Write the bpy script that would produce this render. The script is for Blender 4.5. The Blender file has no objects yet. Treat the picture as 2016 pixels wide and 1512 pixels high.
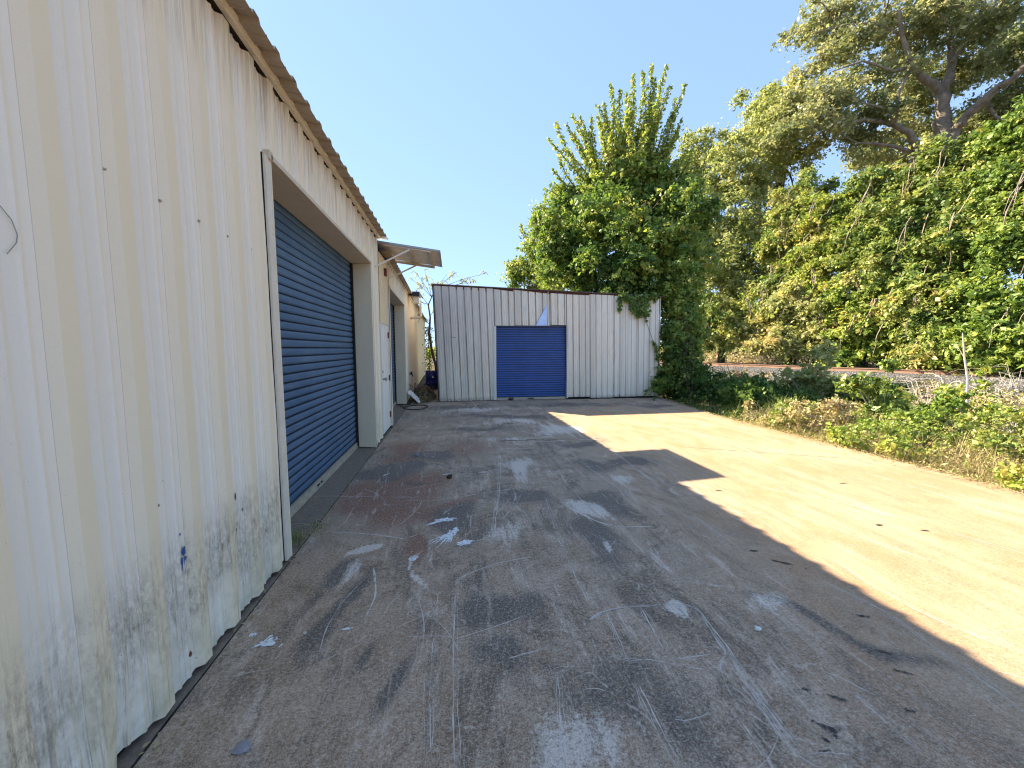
import bpy, math, random
import numpy as np
from mathutils import Vector, Matrix

# ------------------------------------------------------------------ camera, sky, sun, exposure
sc = bpy.context.scene
H0 = 1.65
FPX = 765.0
YAW = math.radians(8.587); PIT = math.radians(5.228)
cam_d = bpy.data.cameras.new("camera"); cam = bpy.data.objects.new("camera", cam_d)
sc.collection.objects.link(cam); sc.camera = cam
cam_d.sensor_width = 36.0; cam_d.lens = FPX / 2016 * 36.0
cam_d.clip_start = 0.05; cam_d.clip_end = 2000
cam.location = (0, 0, H0); cam.rotation_euler = (math.radians(90) - PIT, 0, -YAW)

SUN = Vector((-1.075, 0.85, 1.0)).normalized()
EL = math.asin(SUN.z); AZ = math.atan2(SUN.x, SUN.y)
world = bpy.data.worlds.new("World"); sc.world = world; world.use_nodes = True
wn = world.node_tree; wn.nodes.clear()
sky = wn.nodes.new("ShaderNodeTexSky"); sky.sky_type = 'NISHITA'; sky.sun_disc = False
sky.sun_elevation = EL; sky.sun_rotation = AZ
sky.air_density = 1.0; sky.dust_density = 0.1; sky.ozone_density = 2.5
bg = wn.nodes.new("ShaderNodeBackground"); bg.inputs[1].default_value = 0.15
wo = wn.nodes.new("ShaderNodeOutputWorld")
gmn = wn.nodes.new("ShaderNodeGamma"); gmn.inputs[1].default_value = 0.33
tn_ = wn.nodes.new("ShaderNodeMix"); tn_.data_type = 'RGBA'; tn_.blend_type = 'MULTIPLY'; tn_.inputs[0].default_value = 1.0; tn_.inputs[7].default_value = (0.42, 0.55, 0.775, 1)
wn.links.new(sky.outputs[0], gmn.inputs[0]); wn.links.new(gmn.outputs[0], tn_.inputs[6]); wn.links.new(tn_.outputs[2], bg.inputs[0]); wn.links.new(bg.outputs[0], wo.inputs[0])
sd = bpy.data.lights.new("sun", 'SUN'); sd.energy = 2.75; sd.angle = math.radians(0.53); sd.color = (1.0, 0.86, 0.64)
so = bpy.data.objects.new("sun", sd); sc.collection.objects.link(so)
so.rotation_euler = SUN.to_track_quat('Z', 'Y').to_euler()
sc.view_settings.view_transform = 'Standard'; sc.view_settings.look = 'None'
sc.view_settings.exposure = 2.80; sc.view_settings.gamma = 1.0
sc.cycles.use_denoising = True; sc.cycles.filter_width = 1.15
sc.cycles.max_bounces = 8; sc.cycles.diffuse_bounces = 5; sc.cycles.transparent_max_bounces = 8
sc.cycles.sample_clamp_indirect = 6.0

random.seed(11)
RNG = np.random.default_rng(11)

# ------------------------------------------------------------------ photo measurement helper (authoring: where a thing stands)
def _basis():
    a, p = YAW, PIT
    F = np.array([math.sin(a)*math.cos(p), math.cos(a)*math.cos(p), -math.sin(p)])
    R = np.array([math.cos(a), -math.sin(a), 0.0]); U = np.cross(R, F)
    return R, U, F
_R, _U, _F = _basis()
def ray(x, y): return (x-1008)/FPX*_R - (y-756)/FPX*_U + _F
def G(x, y, z=0.0):
    d = ray(x, y); t = (z-H0)/d[2]; return Vector((t*d[0], t*d[1], z))
def PD(x, y, D):
    d = ray(x, y); t = D/math.hypot(d[0], d[1]); return Vector((t*d[0], t*d[1], H0+t*d[2]))
def PX(x, y, X):
    d = ray(x, y); t = X/d[0]; return Vector((X, t*d[1], H0+t*d[2]))
def PY(x, y, Y):
    d = ray(x, y); t = Y/d[1]; return Vector((t*d[0], Y, H0+t*d[2]))

# ------------------------------------------------------------------ material helpers
def srgb(r, g, b):
    f = lambda c: (c/255/12.92) if c/255 <= 0.04045 else ((c/255+0.055)/1.055)**2.4
    return (f(r), f(g), f(b), 1)
class NT:
    def __init__(s, name):
        s.m = bpy.data.materials.new(name); s.m.use_nodes = True
        s.t = s.m.node_tree; s.t.nodes.clear()
        s.out = s.t.nodes.new("ShaderNodeOutputMaterial")
        s.co = None
    def n(s, typ, **kw):
        nd = s.t.nodes.new(typ)
        for k, v in kw.items(): setattr(nd, k, v)
        return nd
    def l(s, a, b): s.t.links.new(a, b)
    def coord(s):
        if s.co is None: s.co = s.n("ShaderNodeTexCoord").outputs["Object"]
        return s.co
    def noise(s, scale, detail=4, rough=0.6, stretch=(1, 1, 1), dist=0.0, rot=0.0):
        mp = s.n("ShaderNodeMapping"); mp.inputs["Scale"].default_value = stretch
        mp.inputs["Rotation"].default_value = (0, 0, rot)
        s.l(s.coord(), mp.inputs[0])
        nz = s.n("ShaderNodeTexNoise"); nz.inputs["Scale"].default_value = scale
        nz.inputs["Detail"].default_value = detail; nz.inputs["Roughness"].default_value = rough
        nz.inputs["Distortion"].default_value = dist
        s.l(mp.outputs[0], nz.inputs["Vector"]); return nz.outputs["Fac"]
    def ramp(s, v, a, b, lo=0.0, hi=1.0):
        r = s.n("ShaderNodeMapRange"); r.inputs[1].default_value = a; r.inputs[2].default_value = b
        r.inputs[3].default_value = lo; r.inputs[4].default_value = hi; r.clamp = True
        s.l(v, r.inputs[0]); return r.outputs[0]
    def math(s, op, a, b=None, c=None):
        m = s.n("ShaderNodeMath", operation=op)
        for i, v in enumerate((a, b, c)):
            if v is None: continue
            if isinstance(v, (int, float)): m.inputs[i].default_value = v
            else: s.l(v, m.inputs[i])
        return m.outputs[0]
    def mix(s, fac, a, b, mode='MIX'):
        m = s.n("ShaderNodeMix", data_type='RGBA', blend_type=mode)
        for i, v in ((0, fac), (6, a), (7, b)):
            if isinstance(v, (int, float)): m.inputs[i].default_value = v
            elif isinstance(v, tuple): m.inputs[i].default_value = v
            else: s.l(v, m.inputs[i])
        return m.outputs[2]
    def sep(s):
        x = s.n("ShaderNodeSeparateXYZ"); s.l(s.coord(), x.inputs[0]); return x.outputs
    def attr(s, name):
        a = s.n("ShaderNodeAttribute"); a.attribute_name = name; return a
    def bump(s, h, strength=0.3, dist=0.01):
        b = s.n("ShaderNodeBump"); b.inputs["Strength"].default_value = strength; b.inputs["Distance"].default_value = dist
        s.l(h, b.inputs["Height"]); return b.outputs[0]
    def bsdf(s, col, rough=0.6, metal=0.0, spec=0.5, normal=None):
        p = s.n("ShaderNodeBsdfPrincipled")
        for key, v in (("Base Color", col), ("Roughness", rough), ("Metallic", metal), ("Specular IOR Level", spec)):
            if isinstance(v, (int, float, tuple)): p.inputs[key].default_value = v
            else: s.l(v, p.inputs[key])
        if normal is not None: s.l(normal, p.inputs["Normal"])
        s.l(p.outputs[0], s.out.inputs[0]); return p

def plain(name, col, rough=0.6, metal=0.0, var=0.25, scale=8, spec=0.4, bump=0.15):
    m = NT(name)
    n1 = m.noise(scale, 5, 0.65); n2 = m.noise(scale*9, 3, 0.6)
    f = m.math('ADD', m.math('MULTIPLY', n1, 0.6), m.math('MULTIPLY', n2, 0.4))
    d = tuple(c*(1-var) for c in col[:3])+(1,); l = tuple(min(1, c*(1+var)) for c in col[:3])+(1,)
    m.bsdf(m.mix(m.ramp(f, 0.3, 0.7), d, l), rough, metal, spec, m.bump(n2, bump, 0.004))
    return m.m

def mat_siding():
    # faded ivory paint on the pans, chalky yellow cream on the ribs, soot band and algae low down, drips under the eave
    m = NT("siding_paint"); X, Y, Z = m.sep()
    rib = m.attr("rib").outputs["Fac"]
    soft = m.noise(2.0, 3, 0.6, (1, 1, 0.25)); fine = m.noise(260, 2, 0.7)
    vs = m.noise(9, 4, 0.65, (1, 3.0, 0.16)); vs2 = m.noise(30, 4, 0.7, (1, 2.2, 0.05))
    pan = m.mix(m.ramp(soft, 0.3, 0.7), (0.89, 0.81, 0.68, 1), (0.90, 0.85, 0.74, 1))
    pan = m.mix(m.ramp(vs, 0.45, 0.75, 0, 0.22), pan, (0.880, 0.782, 0.519, 1))
    cream = m.mix(m.ramp(vs, 0.3, 0.75), (0.90, 0.755, 0.49, 1), (0.89, 0.755, 0.50, 1))
    col = m.mix(m.math('MINIMUM', rib, 1.0) if False else m.math('MULTIPLY', m.math('MINIMUM', rib, 1.0), m.math('LESS_THAN', rib, 1.5)), pan, cream)
    col = m.mix(m.math('MULTIPLY', m.ramp(rib, 1.4, 2.0, 0, 0.55), m.math('GREATER_THAN', rib, 1.5)), col, (0.25, 0.22, 0.16, 1))
    # eave drips
    topm = m.math('MULTIPLY', m.ramp(Z, 3.05, 3.55), m.ramp(vs2, 0.44, 0.66))
    top2 = m.math('MULTIPLY', m.ramp(Z, 3.38, 3.578), 0.55)
    topm = m.math('MAXIMUM', m.math('MULTIPLY', topm, 0.8), m.math('MULTIPLY', top2, m.ramp(vs, 0.35, 0.6)))
    col = m.mix(topm, col, (0.230, 0.162, 0.085, 1))
    # soot band around 0.35..0.75 m, nearer end of the wall stronger
    nb = m.noise(3.2, 5, 0.7, (1, 1, 0.6))
    zz = m.math('ADD', Z, m.math('MULTIPLY', m.math('SUBTRACT', nb, 0.5), 0.55))
    band = m.math('MULTIPLY', m.ramp(zz, 0.16, 0.42), m.ramp(zz, 0.60, 0.86, 1, 0))
    grit = m.noise(38, 5, 0.75, (1, 1.5, 0.5))
    band = m.math('MULTIPLY', band, m.ramp(grit, 0.36, 0.62))
    band = m.math('MULTIPLY', band, m.ramp(Y, 2.9, 4.2, 0.85, 0.25))
    band = m.math('MULTIPLY', band, m.ramp(nb, 0.36, 0.60))
    col = m.mix(m.math('MULTIPLY', band, m.ramp(vs2, .36, .56, .6, 1.0)), col, (0.150, 0.112, 0.066, 1))
    # drips running from the band
    drip = m.math('MULTIPLY', m.ramp(vs2, 0.55, 0.66), m.ramp(Z, 1.0, 0.25))
    col = m.mix(m.math('MULTIPLY', drip, 0.5), col, (0.196, 0.162, 0.100, 1))
    alg = m.math('MULTIPLY', m.ramp(Z, 0.75, 0.02), m.ramp(m.noise(5, 4, 0.7), 0.42, 0.68))
    col = m.mix(m.math('MULTIPLY', alg, 0.55), col, (0.380, 0.356, 0.200, 1))
    spk = m.math('MULTIPLY', m.ramp(m.noise(95, 2, 0.5), 0.73, 0.76), m.ramp(Z, 1.6, 0.4, 0.1, 0.8))
    col = m.mix(spk, col, (0.115, 0.081, 0.040, 1))
    col = m.mix(m.ramp(fine, 0.3, 0.7, 0, 0.10), col, (0.345, 0.324, 0.280, 1), 'MIX')
    m.bsdf(col, 0.62, 0.0, 0.35, m.bump(m.noise(55, 3, 0.6, (1, 1, 0.5)), 0.12, 0.004))
    return m.m

def mat_shed():
    # bare galvanised and whitewashed sheet, streaked grey and tan
    m = NT("shed_sheet"); X, Y, Z = m.sep()
    st = m.noise(14, 5, 0.7, (2.6, 1, 0.10)); st2 = m.noise(50, 4, 0.7, (2.0, 1, 0.06)); bl = m.noise(1.1, 4, 0.6)
    col = m.mix(m.ramp(st, 0.35, 0.68), (0.800, 0.671, 0.479, 1), (0.800, 0.800, 0.720, 1))
    col = m.mix(m.ramp(st2, 0.50, 0.68, 0, 0.45), col, (0.372, 0.279, 0.206, 1))
    col = m.mix(m.math('MULTIPLY', m.ramp(bl, 0.45, 0.65), m.ramp(Z, 0.2, 1.6, 0.25, 0.0)), col, (0.800, 0.715, 0.381, 1))
    # weathered sheet, bluish sky reflection painted into its upper left
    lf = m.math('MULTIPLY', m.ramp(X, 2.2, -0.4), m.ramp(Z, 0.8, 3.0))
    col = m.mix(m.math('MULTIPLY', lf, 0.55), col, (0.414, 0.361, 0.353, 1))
    # cleaner and paler at the right
    col = m.mix(m.ramp(X, 3.4, 6.0, 0, 0.5), col, (0.800, 0.800, 0.747, 1))
    low = m.math('MULTIPLY', m.ramp(Z, 0.16, 0.02), m.ramp(m.noise(22, 4, 0.7), 0.40, 0.6))
    col = m.mix(low, col, (0.193, 0.117, 0.059, 1))
    col = m.mix(m.ramp(m.noise(2.6, 2, .5, (1.6, .01, .01)), .42, .60, 0, .30), col, (0.36, 0.33, 0.29, 1))
    rs = m.math('MULTIPLY', m.ramp(m.noise(16, 5, .75, (2.2, 1, .05)), .56, .68), m.ramp(m.noise(1.3, 3, .6), .42, .6))
    col = m.mix(m.math('MULTIPLY', rs, .5), col, (0.34, 0.20, 0.10, 1))
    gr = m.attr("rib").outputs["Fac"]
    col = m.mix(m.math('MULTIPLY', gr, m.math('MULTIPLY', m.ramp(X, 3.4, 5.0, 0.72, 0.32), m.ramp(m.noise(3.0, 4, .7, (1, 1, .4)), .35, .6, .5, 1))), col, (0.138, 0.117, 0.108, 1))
    m.bsdf(col, 0.5, 0.15, 0.5, m.bump(m.noise(30, 4, 0.6, (1, 1, 0.2)), 0.15, 0.004))
    return m.m

def mat_curtain(name, a, b, dirt):
    m = NT(name); X, Y, Z = m.sep()
    n1 = m.noise(2.2, 4, 0.6, (1, 1, 1)); n2 = m.noise(60, 3, 0.6, (1, 1, 1)); hs = m.noise(6, 4, 0.7, (0.15, 0.15, 5))
    col = m.mix(m.ramp(n1, 0.3, 0.7), a, b)
    col = m.mix(m.ramp(hs, 0.5, 0.75, 0, 0.35), col, dirt)
    col = m.mix(m.math('MULTIPLY', m.attr("rib").outputs["Fac"], 0.9), col, (0.006, 0.010, 0.022, 1))
    m.bsdf(col, m.ramp(n2, 0.3, 0.7, 0.34, 0.5), 0.0, 0.5)
    return m.m

def mat_slab():
    m = NT("slab_concrete"); X, Y, Z = m.sep()
    st = m.attr("stain")           # R rust, G dark oil, B pale scuff
    sp = m.n("ShaderNodeSeparateColor"); m.l(st.outputs["Color"], sp.inputs[0])
    rust, dark, pale = sp.outputs[0], sp.outputs[1], sp.outputs[2]
    rust, dark, pale = [m.math('MULTIPLY', q_, 1.4) for q_ in (rust, dark, pale)]
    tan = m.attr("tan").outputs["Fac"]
    A, S_, MU = (lambda a, b: m.math('ADD', a, b)), (lambda a, b: m.math('SUBTRACT', a, b)), (lambda a, b: m.math('MULTIPLY', a, b))
    big = m.noise(0.8, 6, 0.68, dist=0.5); mid = m.noise(3.4, 8, 0.78, dist=0.5); fine = m.noise(26, 6, 0.8); agg = m.noise(120, 4, 0.8); gr = m.noise(330, 2, 0.7)
    sw = m.noise(6.0, 8, 0.8, (1, 0.14, 1), 0.8, rot=0.5); sw2 = m.noise(10, 8, 0.8, (1, 0.10, 1), 0.5, rot=-0.95); sw3 = m.noise(7, 8, 0.8, (1, 0.09, 1), 0.5, rot=1.35); sw4 = m.noise(14, 6, 0.8, (1, 0.06, 1), 0.3, rot=0.12)
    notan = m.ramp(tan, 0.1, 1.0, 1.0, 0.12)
    base = m.mix(m.ramp(mid, 0.38, 0.62), (0.284, 0.172, 0.099, 1), (0.514, 0.366, 0.260, 1))
    base = m.mix(m.ramp(big, 0.40, 0.60, 0, 0.5), base, (0.385, 0.272, 0.178, 1))
    # tan dirt towards the sunlit side, with the sun's warmth put into its colour
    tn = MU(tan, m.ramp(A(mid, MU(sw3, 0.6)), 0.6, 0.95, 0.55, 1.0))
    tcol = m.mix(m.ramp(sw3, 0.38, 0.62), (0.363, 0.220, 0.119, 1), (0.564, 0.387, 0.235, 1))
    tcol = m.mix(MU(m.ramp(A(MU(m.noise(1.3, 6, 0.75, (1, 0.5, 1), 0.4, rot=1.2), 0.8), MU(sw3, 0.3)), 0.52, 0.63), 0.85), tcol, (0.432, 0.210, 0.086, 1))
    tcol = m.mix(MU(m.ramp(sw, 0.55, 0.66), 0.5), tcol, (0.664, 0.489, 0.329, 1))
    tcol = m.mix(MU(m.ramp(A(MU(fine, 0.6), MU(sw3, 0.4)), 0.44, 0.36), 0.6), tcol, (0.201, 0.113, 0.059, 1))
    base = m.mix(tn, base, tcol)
    # broad weathering: dark drifts and pale scoured drifts, broken by direction streaks
    dr1 = m.ramp(A(MU(m.noise(1.7, 8, 0.8, (1, 0.7, 1), 1.0, rot=0.3), 0.75), MU(sw4, 0.25)), 0.50, 0.57)
    base = m.mix(MU(MU(dr1, notan), 0.85), base, (0.139, 0.087, 0.056, 1))
    dr2 = m.ramp(A(MU(m.noise(2.3, 8, 0.8, (1, 0.6, 1), 1.2, rot=-0.5), 0.65), MU(sw, 0.35)), 0.53, 0.60)
    base = m.mix(MU(MU(dr2, notan), 0.55), base, (0.702, 0.541, 0.418, 1))
    r = m.ramp(A(rust, A(MU(S_(mid, 0.5), 1.6), MU(S_(sw2, 0.5), 1.0))), 0.30, 0.85)
    base = m.mix(MU(MU(r, m.ramp(rust, 0, 0.3)), 0.85), base, (0.250, 0.083, 0.040, 1))
    d = m.ramp(A(dark, A(MU(S_(mid, 0.5), 1.6), MU(S_(sw, 0.5), 1.6))), 0.22, 0.70)
    base = m.mix(MU(MU(d, m.ramp(dark, 0, 0.3)), 0.86), base, (0.081, 0.056, 0.046, 1))
    p = m.ramp(A(pale, A(MU(S_(sw, 0.5), 2.2), MU(S_(fine, 0.5), 1.4))), 0.46, 0.86)
    base = m.mix(MU(MU(p, m.ramp(pale, 0, 0.3)), 0.80), base, (0.782, 0.666, 0.559, 1))
    # sweeping scuffs in several directions
    for q, lo, hi, gate, k in ((sw, 0.575, 0.64, m.ramp(big, 0.45, 0.58), 0.7), (sw2, 0.57, 0.63, m.ramp(big, 0.56, 0.44), 0.7), (sw4, 0.59, 0.64, m.ramp(mid, 0.4, 0.6), 0.55)):
        base = m.mix(MU(MU(MU(m.ramp(q, lo, hi), gate), notan), k), base, (0.771, 0.603, 0.480, 1))
    for q in (sw2, sw3):
        base = m.mix(MU(MU(m.ramp(q, 0.42, 0.35), notan), 0.55), base, (0.126, 0.081, 0.055, 1))
    # hairline cracks
    for sc_, w in ((1.1, 0.012), (3.1, 0.02)):
        mp = m.n("ShaderNodeMapping"); mp.inputs["Location"].default_value = (sc_*3, 1.7, 0); m.l(m.coord(), mp.inputs[0])
        nz = m.n("ShaderNodeTexNoise"); nz.inputs["Scale"].default_value = 3.0; m.l(mp.outputs[0], nz.inputs["Vector"])
        mv = m.n("ShaderNodeMix", data_type='RGBA'); mv.inputs[0].default_value = 0.25; m.l(mp.outputs[0], mv.inputs[6]); m.l(nz.outputs["Color"], mv.inputs[7])
        v = m.n("ShaderNodeTexVoronoi", feature='DISTANCE_TO_EDGE'); v.inputs["Scale"].default_value = sc_; m.l(mv.outputs[2], v.inputs["Vector"])
        ck = MU(m.ramp(v.outputs["Distance"], w, w*0.25), m.ramp(m.noise(1.3*sc_, 4, 0.7), 0.52, 0.60))
        base = m.mix(MU(MU(ck, notan), 0.6), base, (0.677, 0.530, 0.418, 1) if sc_ > 2 else (0.059, 0.040, 0.028, 1))
    # exposed aggregate grain
    g = A(MU(agg, 0.6), MU(gr, 0.4))
    gk = m.ramp(tan, 0, 1, 1.0, 0.55)
    base = m.mix(MU(m.ramp(g, 0.50, 0.60, 0, 0.75), gk), base, m.mix(0.55, base, (0.782, 0.749, 0.598, 1)))
    base = m.mix(MU(m.ramp(g, 0.50, 0.41, 0, 0.85), gk), base, m.mix(0.65, base, (0.046, 0.029, 0.018, 1)))
    peb = m.noise(52, 4, 0.85)
    base = m.mix(MU(m.ramp(peb, 0.53, 0.62, 0, 0.55), gk), base, m.mix(0.6, base, (0.782, 0.728, 0.579, 1)))
    base = m.mix(MU(m.ramp(peb, 0.47, 0.38, 0, 0.65), gk), base, m.mix(0.7, base, (0.046, 0.031, 0.021, 1)))
    h = A(MU(g, 1.0), MU(peb, 0.8))
    m.bsdf(base, m.ramp(dark, 0, 1, 0.88, 0.6), 0.0, 0.3, m.bump(h, 0.6, 0.008))
    return m.m

def mat_leaf(name, cols, trans=0.38, rough=0.45):
    # cols: darker -> lighter leaf pigments picked per leaf by attributes
    m = NT(name); v = m.attr("v").outputs["Fac"]
    cr = m.n("ShaderNodeValToRGB"); m.l(v, cr.inputs[0])
    el = cr.color_ramp.elements
    el[0].position = 0.0; el[0].color = cols[0]+(1,); el[1].position = 1.0; el[1].color = cols[-1]+(1,)
    for i, c in enumerate(cols[1:-1]):
        e = el.new((i+1)/(len(cols)-1)); e.color = c+(1,)
    p = m.n("ShaderNodeBsdfPrincipled"); p.inputs["Roughness"].default_value = rough; p.inputs["Specular IOR Level"].default_value = 0.35
    m.l(cr.outputs[0], p.inputs["Base Color"])
    tr = m.n("ShaderNodeBsdfTranslucent")
    m.l(m.mix(1.0, cr.outputs[0], (1.25, 1.2, 0.75, 1), 'MULTIPLY'), tr.inputs[0])
    mx = m.n("ShaderNodeMixShader"); mx.inputs[0].default_value = trans
    m.l(p.outputs[0], mx.inputs[1]); m.l(tr.outputs[0], mx.inputs[2]); m.l(mx.outputs[0], m.out.inputs[0])
    return m.m

M = {}
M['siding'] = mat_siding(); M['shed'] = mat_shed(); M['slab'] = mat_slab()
M['blue'] = mat_curtain("blue_curtain", (0.045, 0.115, 0.21, 1), (0.078, 0.160, 0.275, 1), (0.25, 0.29, 0.33, 1))
M['royal'] = mat_curtain("royal_blue_curtain", (0.014, 0.070, 0.25, 1), (0.024, 0.092, 0.31, 1), (0.09, 0.16, 0.34, 1))
M['trim'] = plain("cream_trim", (0.70, 0.64, 0.52, 1), 0.5, 0, 0.12, 5)
M['reveal'] = plain("reveal_cream", (0.88, 0.76, 0.53, 1), 0.6, 0, 0.06, 4)
M['soffit'] = plain("beige_soffit", (0.62, 0.53, 0.38, 1), 0.55, 0, 0.12, 4)
M['roof'] = plain("roof_sheet", (0.36, 0.29, 0.21, 1), 0.5, 0.1, 0.22, 6)
M['dark'] = plain("dark_gap", (0.018, 0.014, 0.011, 1), 0.9, 0, 0.3, 10)
M['white'] = plain("white_door_paint", (0.877, 0.848, 0.744, 1), 0.45, 0, 0.07, 3)
M['yellow'] = plain("aged_yellow_panel", (0.78, 0.66, 0.42, 1), 0.55, 0, 0.14, 7)
M['bar'] = plain("door_bottom_bar", (0.421, 0.370, 0.281, 1), 0.6, 0.1, 0.3, 12)
M['metal'] = plain("dull_metal", (0.35, 0.34, 0.32, 1), 0.4, 0.6, 0.2, 20)
M['canopy'] = plain("canopy_sheet", (0.78, 0.73, 0.64, 1), 0.45, 0.05, 0.15, 5)
M['brace'] = plain("brace_metal", (0.62, 0.54, 0.43, 1), 0.5, 0.2, 0.15, 12)
M['rust'] = plain("rust", (0.17, 0.055, 0.035, 1), 0.85, 0, 0.35, 14)
M['rail'] = plain("rusty_rail", (0.30, 0.185, 0.13, 1), 0.6, 0.25, 0.25, 14)
M['sleeper'] = plain("old_sleeper", (0.07, 0.055, 0.045, 1), 0.9, 0, 0.35, 12)
M['black'] = plain("black_rubber", (0.012, 0.012, 0.013, 1), 0.5, 0, 0.3, 20)
M['drum'] = plain("blue_drum_plastic", (0.015, 0.02, 0.16, 1), 0.35, 0, 0.15, 4)
M['pvc'] = plain("white_pipe", (0.66, 0.66, 0.60, 1), 0.4, 0, 0.08, 5)
pm_ = NT("white_paint_splash"); f_ = pm_.ramp(pm_.math('ADD', pm_.math('MULTIPLY', pm_.noise(42, 6, .8), .7), pm_.math('MULTIPLY', pm_.noise(30, 5, .8, (1, .15, 1), rot=-.5), .3)), .40, .50)
p_ = pm_.bsdf(pm_.mix(pm_.noise(60, 4, .7), (0.66, 0.66, 0.66, 1), (0.86, 0.84, 0.80, 1)), 0.5); t_ = pm_.n("ShaderNodeBsdfTransparent"); x_ = pm_.n("ShaderNodeMixShader")
pm_.l(f_, x_.inputs[0]); pm_.l(t_.outputs[0], x_.inputs[1]); pm_.l(p_.outputs[0], x_.inputs[2]); pm_.l(x_.outputs[0], pm_.out.inputs[0]); M['paint'] = pm_.m
sm_ = NT("scratch_mark"); f_ = sm_.math('MULTIPLY', sm_.ramp(sm_.noise(26, 4, .8), .28, .44), sm_.ramp(sm_.noise(3.0, 3, .6), .32, .55, .32, .82))
p_ = sm_.bsdf((0.74, 0.66, 0.57, 1), 0.85); t_ = sm_.n("ShaderNodeBsdfTransparent"); x_ = sm_.n("ShaderNodeMixShader")
sm_.l(f_, x_.inputs[0]); sm_.l(t_.outputs[0], x_.inputs[1]); sm_.l(p_.outputs[0], x_.inputs[2]); sm_.l(x_.outputs[0], sm_.out.inputs[0]); M['scuff'] = sm_.m
om_ = NT("oil_spot"); f_ = om_.ramp(om_.noise(75, 6, .8), .40, .52)
p_ = om_.bsdf((0.014, 0.016, 0.024, 1), 0.45); t_ = om_.n("ShaderNodeBsdfTransparent"); x_ = om_.n("ShaderNodeMixShader")
om_.l(f_, x_.inputs[0]); om_.l(t_.outputs[0], x_.inputs[1]); om_.l(p_.outputs[0], x_.inputs[2]); om_.l(x_.outputs[0], om_.out.inputs[0]); M['oil'] = om_.m
M['bluepaint'] = plain("blue_paint", (0.02, 0.10, 0.30, 1), 0.4, 0, 0.2, 30)
M['stone'] = plain("grey_stone", (0.27, 0.26, 0.27, 1), 0.8, 0, 0.35, 40, bump=0.6)
M['bluesheet'] = plain("pale_blue_sheet", (0.50, 0.62, 0.86, 1), 0.35, 0.2, 0.15, 6)
M['bark'] = plain("grey_bark", (0.24, 0.195, 0.15, 1), 0.9, 0, 0.65, 3.5, bump=1.0)
M['darkbark'] = plain("dark_bark", (0.075, 0.058, 0.045, 1), 0.9, 0, 0.4, 9, bump=0.7)
M['deadwood'] = plain("bleached_wood", (0.52, 0.46, 0.38, 1), 0.85, 0, 0.25, 20)
M['apron'] = plain("apron_concrete", (0.235, 0.180, 0.130, 1), 0.9, 0, 0.4, 22, bump=0.5)
M['litter'] = plain("leaf_litter", (0.055, 0.040, 0.026, 1), 0.95, 0, 0.6, 30, bump=0.8)
gm = NT("gravel_ballast"); vo = gm.n("ShaderNodeTexVoronoi"); vo.inputs["Scale"].default_value = 15; gm.l(gm.coord(), vo.inputs["Vector"])
vc = gm.n("ShaderNodeSeparateColor"); gm.l(vo.outputs["Color"], vc.inputs[0])
gc = gm.mix(vc.outputs[0], (0.07, 0.07, 0.078, 1), (0.30, 0.285, 0.275, 1)); gc = gm.mix(gm.ramp(vo.outputs["Distance"], 0.35, 0.7, 0, 0.9), gc, (0.03, 0.03, 0.03, 1))
gm.bsdf(gc, 0.9, 0, 0.3, gm.bump(gm.ramp(vo.outputs["Distance"], 0, 0.6, 1, 0), 1.0, 0.04)); M['ballast'] = gm.m
em = NT("earth_soil"); e1 = em.noise(0.6, 5, 0.65); e2 = em.noise(14, 5, 0.7)
ec = em.mix(em.ramp(e1, 0.35, 0.65), (0.075, 0.052, 0.032, 1), (0.115, 0.10, 0.045, 1)); ec = em.mix(em.ramp(e2, 0.45, 0.7, 0, 0.6), ec, (0.20, 0.155, 0.09, 1))
em.bsdf(ec, 0.95, 0, 0.2, em.bump(e2, 0.8, 0.05)); M['soil'] = em.m
M['lf_vine'] = mat_leaf("vine_leaves", [(0.05, 0.09, 0.024), (0.10, 0.17, 0.042), (0.20, 0.28, 0.070), (0.38, 0.42, 0.12), (0.50, 0.42, 0.18)])
M['lf_yel'] = mat_leaf("yellow_green_leaves", [(0.08, 0.14, 0.03), (0.16, 0.25, 0.05), (0.28, 0.37, 0.08), (0.43, 0.46, 0.11), (0.52, 0.44, 0.15)])
M['lf_olive'] = mat_leaf("olive_leaves", [(0.15, 0.19, 0.075), (0.26, 0.31, 0.12), (0.38, 0.42, 0.17), (0.50, 0.51, 0.24), (0.54, 0.44, 0.24)], 0.5)
M['lf_oak'] = mat_leaf("oak_leaves", [(0.12, 0.15, 0.075), (0.21, 0.25, 0.115), (0.33, 0.35, 0.18), (0.47, 0.46, 0.27), (0.50, 0.42, 0.26)], 0.45)
M['lf_shed'] = mat_leaf("broad_green_leaves", [(0.05, 0.105, 0.026), (0.115, 0.205, 0.045), (0.24, 0.34, 0.075), (0.43, 0.47, 0.12), (0.50, 0.38, 0.14)], 0.42)
M['lf_green'] = mat_leaf("fresh_green_leaves", [(0.06, 0.105, 0.028), (0.12, 0.19, 0.045), (0.22, 0.30, 0.075), (0.36, 0.39, 0.11), (0.46, 0.42, 0.18)])
M['lf_dry'] = mat_leaf("dry_leaves", [(0.16, 0.12, 0.065), (0.34, 0.26, 0.14), (0.48, 0.38, 0.21), (0.42, 0.40, 0.16), (0.56, 0.44, 0.30)], 0.2)
M['lf_mim'] = mat_leaf("feathery_leaves", [(0.20, 0.27, 0.09), (0.32, 0.38, 0.12), (0.52, 0.50, 0.14), (0.56, 0.54, 0.26)], 0.55)

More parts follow.
